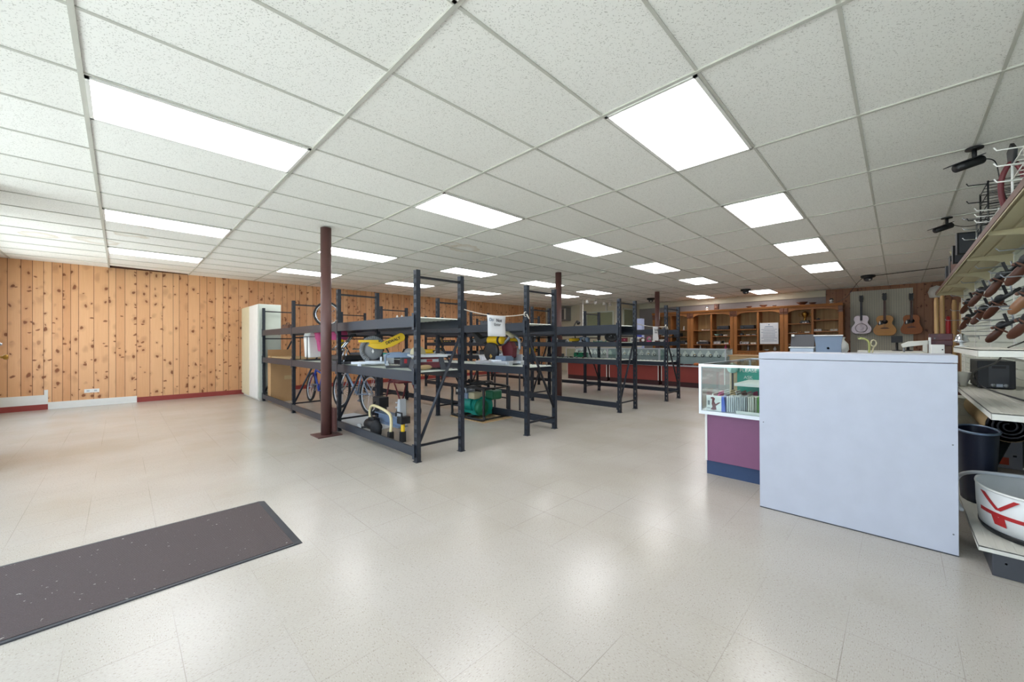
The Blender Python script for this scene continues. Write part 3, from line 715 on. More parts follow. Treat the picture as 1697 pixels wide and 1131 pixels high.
# log splitter on the floor of the first bay
t = thing('log_splitter', 'electric log splitter with cream tube legs on the floor under the yellow saw', 'log splitter', (2.46, 4.70, 0), 0)
t.scale = (0.85, 0.85, 0.85)
leg = MB().tube(curve([(-0.15, 0.30, 0.20), (-0.15, 0.33, 0.36), (-0.15, 0.22, 0.45), (-0.15, -0.1, 0.43), (-0.14, -0.28, 0.38), (-0.16, -0.37, 0.30), (-0.18, -0.39, 0.14)]), 0.022)
leg.build('front_leg', 'ivory', t)
MB().tube(curve([(-0.03, -0.40, 0.36), (-0.04, -0.48, 0.27), (-0.05, -0.50, 0.14)]), 0.03).build('rear_leg', 'yellow', t)
for p0 in ((-0.18, -0.39, 0), (-0.05, -0.50, 0)):
    MB().prism([(p0[1] - 0.035, 0), (p0[1] + 0.045, 0), (p0[1] + 0.035, 0.15), (p0[1] - 0.03, 0.15)], p0[0] - 0.035, p0[0] + 0.035, 'YZ').build('rubber_foot', 'rubber', t, 0.005)
MB().box(-0.10, 0.06, -0.45, 0.28, 0.33, 0.345).box(-0.03, -0.01, -0.45, 0.28, 0.20, 0.33).box(-0.10, 0.06, -0.45, 0.28, 0.19, 0.205).build('rail', 'bluegrey', t, 0.003)
MB().prism([(-0.46, 0.34), (-0.36, 0.34), (-0.39, 0.60), (-0.45, 0.60)], -0.07, 0.03, 'YZ').box(-0.09, 0.05, -0.37, -0.355, 0.40, 0.42).box(-0.09, 0.05, -0.375, -0.355, 0.47, 0.49).box(-0.09, 0.05, -0.38, -0.36, 0.54, 0.56).build('wedge', 'lightgrey', t, 0.003)
MB().box(-0.10, 0.04, -0.55, -0.42, 0.26, 0.36).tube([(-0.1, -0.56, 0.36), (-0.1, -0.56, 0.42), (-0.1, -0.40, 0.42), (-0.1, -0.40, 0.36)], 0.012).build('valve_block', 'black', t, 0.006)
MB().cyl((-0.16, 0.08, 0.16), (-0.16, 0.36, 0.16), 0.08).cyl((-0.16, 0.0, 0.15), (-0.16, 0.08, 0.15), 0.055).box(-0.2, -0.1, 0.1, 0.28, 0.21, 0.27).build('motor', 'black', t, 0.004)
MB().lathe([(0.035, -0.03), (0.125, -0.03), (0.135, 0.0), (0.125, 0.03), (0.035, 0.03)], (-0.22, -0.02, 0.135), 'X', 24).build('wheel', 'rubber', t)
MB().lathe([(0.03, -0.025), (0.07, -0.02), (0.07, 0.02), (0.03, 0.025)], (-0.24, 0.50, 0.075), 'X', 20).build('small_wheel', 'lightgrey', t)
MB().bar((-0.2, 0.3, 0.12), (-0.24, 0.5, 0.08), 0.03, 0.03).build('wheel_bracket', 'darkgrey', t)
MB().box(-0.06, 0.10, 0.20, 0.42, 0.40, 0.56).build('control_box', 'black', t, 0.006)
MB().tube(curve([(-0.1, 0.25, 0.5), (-0.2, 0.18, 0.35), (-0.19, 0.10, 0.24)]), 0.01).build('hose', 'black', t)

# cardboard sheet under the bicycles
tag(MB().box(-0.30, 0.30, -0.75, 0.75, 0, 0.006).build('floor_board', 'lightgrey', None, 0, (2.6, 5.85, 0.0), (0, 0, 0.1)), 'flat light grey board lying on the floor under the silver bicycle', 'board')

# dark red wheeled walker between the racks
def caster(R, name, parent, loc):
    mb = MB().tube(arc((0, 0, 0), R - 0.014, 0, 2 * PI, 24)[:-1], 0.014, 8, True)
    mb.cyl((0, -0.02, 0), (0, 0.02, 0), 0.022, n=10)
    for k in range(6):
        a = k * PI / 3; mb.bar((0.015 * math.cos(a), 0, 0.015 * math.sin(a)), ((R - 0.02) * math.cos(a), 0, (R - 0.02) * math.sin(a)), 0.012, 0.016, 0, (0, 1, 0))
    return mb.build(name, 'rubber', parent, loc=loc, rot=(0, 0, PI / 2))
t = thing('wheeled_walker', 'dark red wheeled walker with black spoked wheels behind the first rack', 'walker', (3.22, 5.95, 0), 0.0)
for x, y in ((-0.12, 0.16), (0.20, 0.16), (-0.12, -0.38), (0.20, -0.38)): caster(0.10, 'wheel', t, (x, y, 0.10))
m = MB()
for x in (-0.12, 0.20):
    m.tube([(x + 0.03, 0.16, 0.10), (x + 0.03, 0.16, 0.2), (x + 0.03, -0.08, 0.80)], 0.013).tube([(x + 0.03, -0.38, 0.10), (x + 0.03, -0.38, 0.22), (x + 0.03, -0.10, 0.62)], 0.013)
m.tube([(-0.09, -0.08, 0.8), (0.23, -0.08, 0.8)], 0.011).tube([(-0.09, 0.0, 0.55), (0.23, 0.0, 0.55)], 0.011).build('frame', 'maroon', t)
MB().box(-0.10, 0.24, -0.30, 0.06, 0.55, 0.58).build('seat', 'maroon', t, 0.01)

# ------------------------------------------------------------------ second rack: saw, generator, sign
t = thing('mitre_saw', 'yellow motor mitre saw with black dust bag and round dark blade, second rack', 'power saw', (3.96, 4.12, ZB), 0.0)
MB().box(-0.2, 0.18, -0.26, 0.30, 0.02, 0.06).box(-0.18, -0.10, -0.3, 0.42, 0.0, 0.05).box(0.06, 0.14, -0.3, 0.42, 0, 0.05).lathe([(0.16, 0.02), (0.16, 0.075), (0, 0.078)], (-0.05, 0.02, 0), n=22).build('base', 'alu', t, 0.004)
MB().box(0.10, 0.13, -0.28, 0.36, 0.06, 0.15).prism([(0.28, 0.05), (0.34, 0.05), (0.38, 0.14), (0.30, 0.12)], -0.15, 0.1, 'YZ').build('fence', 'alu', t, 0.003)
MB().lathe([(0.0, -0.03), (0.10, -0.03), (0.15, -0.015), (0.155, 0.0), (0.15, 0.02), (0.0, 0.024)], (-0.12, 0.12, 0.19), 'X', 28).build('blade_guard', 'black', t)
MB().lathe([(0.0, -0.004), (0.035, -0.004), (0.035, 0.0), (0, 0)], (-0.151, 0.10, 0.12), 'X', 4).build('blade_label', 'gold', t)
MB().cyl((-0.08, 0.20, 0.355), (-0.08, -0.04, 0.355), 0.07, n=20).cyl((-0.08, -0.04, 0.355), (-0.08, -0.09, 0.355), 0.06, 0.05, 20).build('motor', 'yellow', t, 0.01)
MB().cyl((-0.08, -0.02, 0.355), (-0.08, -0.045, 0.355), 0.073, n=20).build('motor_band', 'black', t)
MB().prism([(0.18, 0.42), (0.36, 0.38), (0.58, 0.52), (0.60, 0.50), (0.48, 0.32), (0.30, 0.30), (0.16, 0.36)], -0.12, -0.02, 'YZ').build('dust_bag', 'black', t, 0.015)
MB().tube(curve([(-0.05, 0.12, 0.36), (-0.05, -0.05, 0.30), (-0.02, -0.2, 0.42), (0.02, -0.30, 0.36), (0.02, -0.32, 0.22)]), 0.022).build('arm', 'steel', t)
MB().tube(curve([(-0.1, -0.06, 0.44), (-0.1, -0.18, 0.46), (-0.1, -0.30, 0.40)]), 0.03).build('handle', 'khaki', t)
MB().prism([(-0.20, 0.10), (-0.02, 0.10), (0.02, 0.26), (-0.04, 0.34), (-0.17, 0.33), (-0.22, 0.24)], -0.02, 0.08, 'YZ').build('red_guard', 'maroon', t, 0.015)
MB().box(-0.14, 0.02, -0.20, 0.02, 0.06, 0.13).build('pivot_block', 'bluegrey', t, 0.006)

def generator():
    t = thing('generator', 'green engine generator in a black tube frame standing on a wooden board', 'generator', (4.10, 4.80, 0.025), 0.0)
    f = MB()
    for x in (-0.26, 0.28):
        f.tube(curve([(x, -0.38, 0.08), (x, -0.34, 0.02), (x, 0.34, 0.02), (x, 0.40, 0.08), (x, 0.40, 0.40), (x, 0.34, 0.49), (x, -0.30, 0.49), (x, -0.38, 0.42), (x, -0.38, 0.08)], 5), 0.02)
    for y, z in ((-0.34, 0.02), (0.34, 0.02), (0.36, 0.48), (-0.34, 0.48)): f.tube([(-0.26, y, z), (0.28, y, z)], 0.013)
    f.box(-0.24, 0.26, -0.06, 0.04, 0.02, 0.045).box(-0.24, 0.26, 0.2, 0.28, 0.02, 0.045).build('tube_frame', 'black', t)
    MB().cyl((0, 0.08, 0.20), (0, 0.36, 0.20), 0.15, n=24).cyl((0, 0.36, 0.20), (0, 0.38, 0.20), 0.12, n=24).box(-0.10, 0.10, 0.1, 0.34, 0.045, 0.1).build('alternator', 'teal', t, 0.006)
    b = MB(); b.cyl((0, -0.16, 0.18), (0, 0.07, 0.18), 0.13, n=24)
    for k in range(5): b.lathe([(0.16, -0.006), (0.16, 0.006)], (0, -0.02 - 0.025 * k, 0.18), 'Y', 24)
    b.box(-0.15, 0.12, -0.15, 0.05, 0.045, 0.10).build('crankcase', 'teal', t, 0.005)
    MB().lathe([(0.02, -0.01), (0.10, -0.01), (0.125, 0.02), (0.13, 0.06)], (-0.10, -0.19, 0.17), 'Y', 24).cyl((-0.10, -0.215, 0.17), (-0.10, -0.195, 0.17), 0.05).build('recoil_starter', 'green', t)
    MB().box(-0.02, 0.20, -0.31, -0.13, 0.29, 0.44).build('fuel_tank', 'tank_green', t, 0.03)
    MB().cyl((0.09, -0.22, 0.44), (0.09, -0.22, 0.46), 0.03).build('fuel_cap', 'black', t)
    MB().box(-0.20, -0.02, -0.09, 0.06, 0.30, 0.40).build('air_cleaner', 'khaki', t, 0.012)
    MB().box(-0.21, -0.04, 0.07, 0.15, 0.29, 0.385).build('cooling_shroud', 'silverblue', t, 0.01)
    MB().cyl((-0.20, 0.16, 0.41), (-0.02, 0.16, 0.41), 0.055, n=18).cyl((-0.205, 0.16, 0.41), (-0.20, 0.16, 0.41), 0.03, n=14, m=1).build('muffler', ['steel', 'black'], t, 0.004)
    MB().box(-0.22, 0.20, 0.20, 0.37, 0.34, 0.47).build('control_panel', 'black', t, 0.008)
    for k in range(2): MB().box(-0.225, -0.218, 0.24 + 0.06 * k, 0.28 + 0.06 * k, 0.39, 0.43).build('socket', 'offwhite', t)
    return t
tag(MB().box(-0.30, 0.32, -0.42, 0.42, 0, 0.009).build('wooden_board', 'plywood', None, 0.002, (4.10, 4.80, 0)), 'thin plywood board on the floor under the green generator', 'board')
generator().location.z = 0.012
c = MB()
for k in range(4):
    r = 0.13 + 0.025 * k
    c.tube([(r * 0.8 * math.cos(a), r * 1.5 * math.sin(a), 0.012 * k + 0.008 * math.sin(5 * a + k)) for a in [2 * PI * q / 40 for q in range(40)]], 0.009, 6, True)
c.ball((-0.05, 0.18, 0.045), 0.03).build('cord', 'black')
o = bpy.data.objects['cord']; o.name = 'power_cord'; o.location = (4.10, 4.84, 0.532)
tag(o, 'coiled black power cord lying on top of the green generator', 'cord')
t = thing('metal_stand', 'black square tube stand behind the green generator', 'stand', (4.78, 4.92, 0), 0)
m = MB()
for x in (-0.1, 0.2):
    m.bar((x, -0.16, 0.0), (x, -0.16, 0.72), 0.022, 0.022).bar((x, 0.16, 0.0), (x, 0.16, 0.72), 0.022, 0.022).bar((x, -0.16, 0.71), (x, 0.16, 0.71), 0.022, 0.022).bar((x, -0.16, 0.25), (x, 0.16, 0.25), 0.022, 0.022)
m.build('tube_frame', 'darkgrey', t)
MB().box(-0.12, 0.22, -0.18, 0.18, 0.722, 0.735).build('top_plate', 'black', t)

# ropes with paper signs across the aisle mouths
def rope_sign(label, rlabel, a, b, sag, at, w, h, lines, small):
    P = [Vector(a).lerp(Vector(b), k / 16) - Vector((0, 0, sag * 4 * (k / 16) * (1 - k / 16))) for k in range(17)]
    t = thing('rope', rlabel, 'rope', a)
    MB().tube([q - Vector(a) for q in P], 0.006, 6).build('strand', 'rope', t)
    e = Vector(b) - Vector(a)
    MB().tube(arc(tuple(e), 0.03, 0, 2 * PI, 10)[:-1], 0.007, 6, True).tube([e + Vector((0.0, -0.02, 0)), e + Vector((0.035, -0.03, -0.06))], 0.008).build('knot', 'rope', t)
    k = P[int(round(at * 16))]; d = (Vector(b) - Vector(a)).normalized()
    s = thing('paper_sign', label, 'sign', (k.x, k.y, k.z))
    sd = d * (w / 2); n = Vector((0, 0, 1)).cross(d)
    vs = []; fs = []
    for i in range(7):
        for j in range(5):
            v = i / 6; u = j / 4 - 0.5
            vs.append(d * (u * w * (1 - 0.08 * v)) + Vector((0, 0, 0.004 - h * v)) + n * (0.012 * math.sin(v * 5) * (u + 0.2) - 0.009))
    for i in range(6):
        for j in range(4): fs.append((i * 5 + j, i * 5 + j + 1, i * 5 + j + 6, i * 5 + j + 5))
    o = MB().add(vs, fs, 0, True).build('sheet', 'paper', s)
    so = o.modifiers.new('thick', 'SOLIDIFY'); so.thickness = 0.001
    for (tx, sz, x, y, mt) in lines:
        lettering(tx, sz, mt, s, frame_mtx(d * x + Vector((0, 0, -y)) - n * 0.018, d, (0, 0, 1)), bold=0.001)
rope_sign('white paper sign with hand-written Do Not Enter hanging between the first and second racks', 'white rope tied from the first rack to the second rack, with a sign',
          (2.70, 3.46, 1.58), (3.672, 3.40, 1.565), 0.05, 0.5, 0.29, 0.25,
          [('Do', 0.052, -0.088, 0.05, 'bluegrey'), ('Not', 0.052, 0.03, 0.055, 'ink'), ('Enter', 0.046, 0.005, 0.105, 'grey')], None)
rope_sign('white paper sign hanging from the rope between the third and fourth racks', 'white rope tied from the third rack to the fourth rack, with a sign',
          (6.57, 3.38, 1.54), (7.74, 3.32, 1.51), 0.03, 0.6, 0.22, 0.27,
          [('Do Not', 0.05, 0.02, 0.06, 'darkgrey'), ('Enter', 0.045, 0.0, 0.11, 'grey')], None)

# ------------------------------------------------------------------ far glass counters
def showcase(label, loc, L, D, zb, zt, rz=0.0, front='red_front', kick='kick_dark', shelf_at=None, overhang=0.04, kickh=0.13, kick_in=0.03, group=None):
    """glass display counter: local X along its length, -Y is the customer side"""
    t = thing('display_counter', label, 'display counter', loc, rz, group)
    o = overhang
    MB().box(o, L - o, kick_in + o, D, 0, kickh).build('kick_plate', kick, t)
    MB().box(o, L - o, o, D, kickh, zb - 0.03).build('base', front, t, 0.002)
    f = MB(); w = 0.022
    f.box(0, L, 0, D, zb - 0.03, zb)
    for x in (0, L - w):
        for y in (0, D - w): f.box(x, x + w, y, y + w, zb, zt - w)
    f.box(0, L, 0, w, zt - w, zt).box(0, L, D - w, D, zt - w, zt).box(0, w, w, D - w, zt - w, zt).box(L - w, L, w, D - w, zt - w, zt)
    f.build('frame', 'alu', t)
    MB().box(o - 0.006, o + 0.012, o - 0.006, o + 0.014, kickh, zb - 0.03).box(L - o - 0.012, L - o + 0.006, o - 0.006, o + 0.014, kickh, zb - 0.03).build('corner_strip', 'white', t)
    MB().box(w, L - w, 0.004, 0.009, zb, zt - w).build('front_glass', 'glass', t)
    MB().box(w, L - w, w, D - w, zt - 0.008, zt - 0.002).build('top_glass', 'glass', t)
    for x in (0.004, L - 0.009): MB().box(x, x + 0.005, w, D - w, zb, zt - w).build('end_glass', 'glass', t)
    MB().box(w, L - w, D - 0.012, D - 0.006, zb, zt - w).build('sliding_back', 'lightgrey' if shelf_at else 'glass', t)
    if shelf_at:
        MB().box(w, L - w, 0.10, D - 0.02, shelf_at, shelf_at + 0.006).build('glass_shelf', 'glass', t)
    return t
ZT, ZBF = 1.02, 0.575
case_y = [(7.86, 6.30), (6.29, 4.68), (4.67, 3.0)]
which = ['left', 'middle', 'right']
for (ya, yb), wh in zip(case_y, which):
    showcase('red based glass display counter at the back, %s of the three in line' % wh, (10.45, ya, 0), ya - yb, 0.55, ZBF, ZT, -PI / 2, shelf_at=0.80, group='red glass counters along the back')
# tan wooden counter to their right
t = thing('wooden_counter', 'low tan wooden counter to the right of the red glass counters', 'counter', (10.5, 1.7, 0))
MB().box(0, 0.55, 0, 1.27, 0.84, 0.87).build('top', 'tan_top', t, 0.004)
MB().box(0.03, 0.52, 0.03, 1.24, 0, 0.84).build('body', 'tan', t)

def bust(parent=None, c='white'):
    mb = MB().prism([(-0.055, 0), (0.055, 0), (0.065, 0.04), (0.05, 0.09), (0.018, 0.115), (0.018, 0.15), (-0.018, 0.15), (-0.018, 0.115), (-0.05, 0.09), (-0.065, 0.04)], -0.015, 0.015, 'XZ')
    return mb.build('jewellery_bust', c, parent, 0.006)
# jewellery, watches and trinkets inside the far counters
def place(o, loc, rz, label, cat, group=None):
    o.location = loc; o.rotation_euler = (0, 0, rz); return tag(o, label, cat, group)
def jewel_tray(c, w=0.2, d=0.14):
    mb = MB().box(-w / 2, w / 2, -d / 2, d / 2, 0, 0.012).box(-w / 2, w / 2, -d / 2, -d / 2 + 0.012, 0.012, 0.03).box(-w / 2, w / 2, d / 2 - 0.012, d / 2, 0.012, 0.03).box(-w / 2, -w / 2 + 0.012, -d / 2, d / 2, 0.012, 0.03).box(w / 2 - 0.012, w / 2, -d / 2, d / 2, 0.012, 0.03)
    for a in range(5):
        for b in range(3): mb.ball((-w * 0.36 + a * w * 0.18, -d * 0.3 + b * d * 0.3, 0.02), 0.009, 1, 6)
    return mb.build('jewellery_tray', [c, 'gold'])
def watch(c, m2):
    mb = MB().lathe([(0.0, 0.05), (0.02, 0.05), (0.024, 0.058), (0.02, 0.066), (0.0, 0.066)], (0, 0, 0), 'Z', 14, 1)
    mb.tube([(0, 0.036 * math.cos(a), 0.03 + 0.03 * math.sin(a)) for a in [2 * PI * k / 16 for k in range(16)]], 0.009, 6, True, 0)
    return mb.build('wrist_watch', [c, m2])
rng = random.Random(3)
busts = trays = 0
for ci, ((ya, yb), wh) in enumerate(zip(case_y, which)):
    n = 8
    for k in range(n):
        y = ya - 0.15 - (ya - yb - 0.3) * k / (n - 1)
        place(bust(c='white'), (10.86 + 0.02 * (k % 2), y, 0.8065), PI / 2, 'white necklace bust on the glass shelf of the %s red counter' % wh, 'display bust', 'white necklace busts in the %s red counter' % wh)
    for k in range(6):
        y = ya - 0.2 - (ya - yb - 0.4) * k / 5
        c = ['white', 'lightgrey', 'maroon'][ci] if ci < 2 or k > 1 else 'red'
        if ci == 2: c = 'maroon' if k < 4 else 'navy'
        place(jewel_tray(c), (10.64, y, ZBF + 0.001), PI / 2, '%s jewellery tray on the floor of the %s red counter' % ({'white': 'white', 'lightgrey': 'light grey', 'maroon': 'dark red', 'red': 'bright red', 'navy': 'dark blue'}[c], wh), 'jewellery tray', 'jewellery trays in the %s red counter, %s' % (wh, c))
    for k in range(7):
        y = ya - 0.28 - (ya - yb - 0.5) * k / 6
        dark = (ci == 2) or k % 3 == 0
        place(watch('black' if dark else 'steel', 'gold' if k % 2 else 'lightgrey'), (10.66, y, 0.8065), 0.3 * (k % 3), '%s watch on a stand in the %s red counter' % ('black strapped' if dark else 'steel', wh), 'watch', '%s watches in the %s red counter' % ('black' if dark else 'steel', wh))
tag(MB().ball((0, 0, 0.04), 0.05, sc=(1, 1.6, 0.8)).build('ornament', 'orange', None, 0, (10.53, 3.72, ZBF)), 'orange ornament at the front of the right red counter', 'ornament')
t = thing('tall_box', 'tall white display box with a blue band standing on the middle red counter', 'box', (10.62, 5.26, ZT))
MB().box(0, 0.16, 0, 0.20, 0, 0.86).build('body', 'violet_panel', t, 0.003)
MB().box(-0.004, 0, 0.0, 0.20, 0.32, 0.41).build('band', 'stripe_blue', t)
MB().box(-0.003, 0, 0.0, 0.20, 0.02, 0.32).build('front_panel', 'offwhite', t)

# ------------------------------------------------------------------ oak wall cabinets
CX0, CX1 = 14.30, 14.80
def shelf_list(i):
    return [([1.74, 1.45, 1.10], [1.82, 1.49, 1.10]), ([1.60, 1.40, 1.11], [1.60, 1.11]), ([1.60, 1.11], [1.60, 1.39, 1.11]), ([1.62, 1.40, 1.11], [1.62, 1.38, 1.11])][i]
ords = ['rightmost', 'second from the right', 'third from the right', 'leftmost']
CAB = []
for i in range(4):
    y0 = 1.10 + 1.388 * i; W = 1.38
    t = thing('wall_cabinet', 'oak wall cabinet with arched top and open shelves, %s of the four' % ords[i], 'cabinet', (CX0, y0, 0), 0, 'oak shelf cabinets along the back wall')
    P = 0.10
    MB().box(0, 0.5, 0, P, 0, 2.12).build('pilaster', 'cab', t, 0.004); MB().box(0, 0.5, W - P, W, 0, 2.12).build('pilaster', 'cab', t, 0.004)
    for ya in (0, W - P):
        MB().box(-0.03, 0.1, ya - 0.002, ya + P + 0.002, 2.09, 2.21).box(-0.018, 0.1, ya - 0.001, ya + P + 0.001, 2.03, 2.09).build('capital', 'dark_oak', t, 0.006)
    MB().box(0.02, 0.5, W / 2 - 0.028, W / 2 + 0.028, 0, 2.17).build('divider', 'cab', t, 0.003)
    MB().box(0.47, 0.5, P, W - P, 0, 2.2).build('back_panel', 'cab_back', t)
    # arched valance
    mb = MB(); n = 20; a0, a1 = P, W - P
    def az(y):
        q = min((y - a0), (a1 - y)) / 0.26
        return 2.06 + 0.085 * (1 - (1 - min(1, q)) ** 2)
    for k in range(n):
        p, q = a0 + (a1 - a0) * k / n, a0 + (a1 - a0) * (k + 1) / n
        mb.prism([(p, az(p)), (q, az(q)), (q, 2.2), (p, 2.2)], 0.0, 0.025, 'YZ')
    mb.build('arched_valance', 'cab_y', t)
    MB().box(0.0, 0.5, 0, W, 2.2, 2.22).prism([(-0.03, 2.21), (-0.065, 2.27), (-0.065, 2.285), (0.5, 2.285), (0.5, 2.21)], -0.003, W + 0.003, 'XZ').build('crown', 'cab_y', t)
    MB().box(0.0, 0.48, P, W - P, 0.86, 0.90).build('counter_board', 'cab_y', t)
    for ya, yb in ((P, W / 2 - 0.028), (W / 2 + 0.028, W - P)):
        d = MB().box(0.01, 0.03, ya + 0.004, yb - 0.004, 0.08, 0.85).build('door', 'cab', t, 0.004)
        MB().ball((0.0, yb - 0.05 if ya < W / 2 - 0.1 else ya + 0.05, 0.5), 0.012).build('knob', 'brass', d)
    left, right = shelf_list(i)
    for z in left: MB().box(0.03, 0.47, W / 2 + 0.028, W - P, z - 0.022, z).build('shelf', 'cab_y', t)
    for z in right: MB().box(0.03, 0.47, P, W / 2 - 0.028, z - 0.022, z).build('shelf', 'cab_y', t)
    CAB.append((y0, left, right))
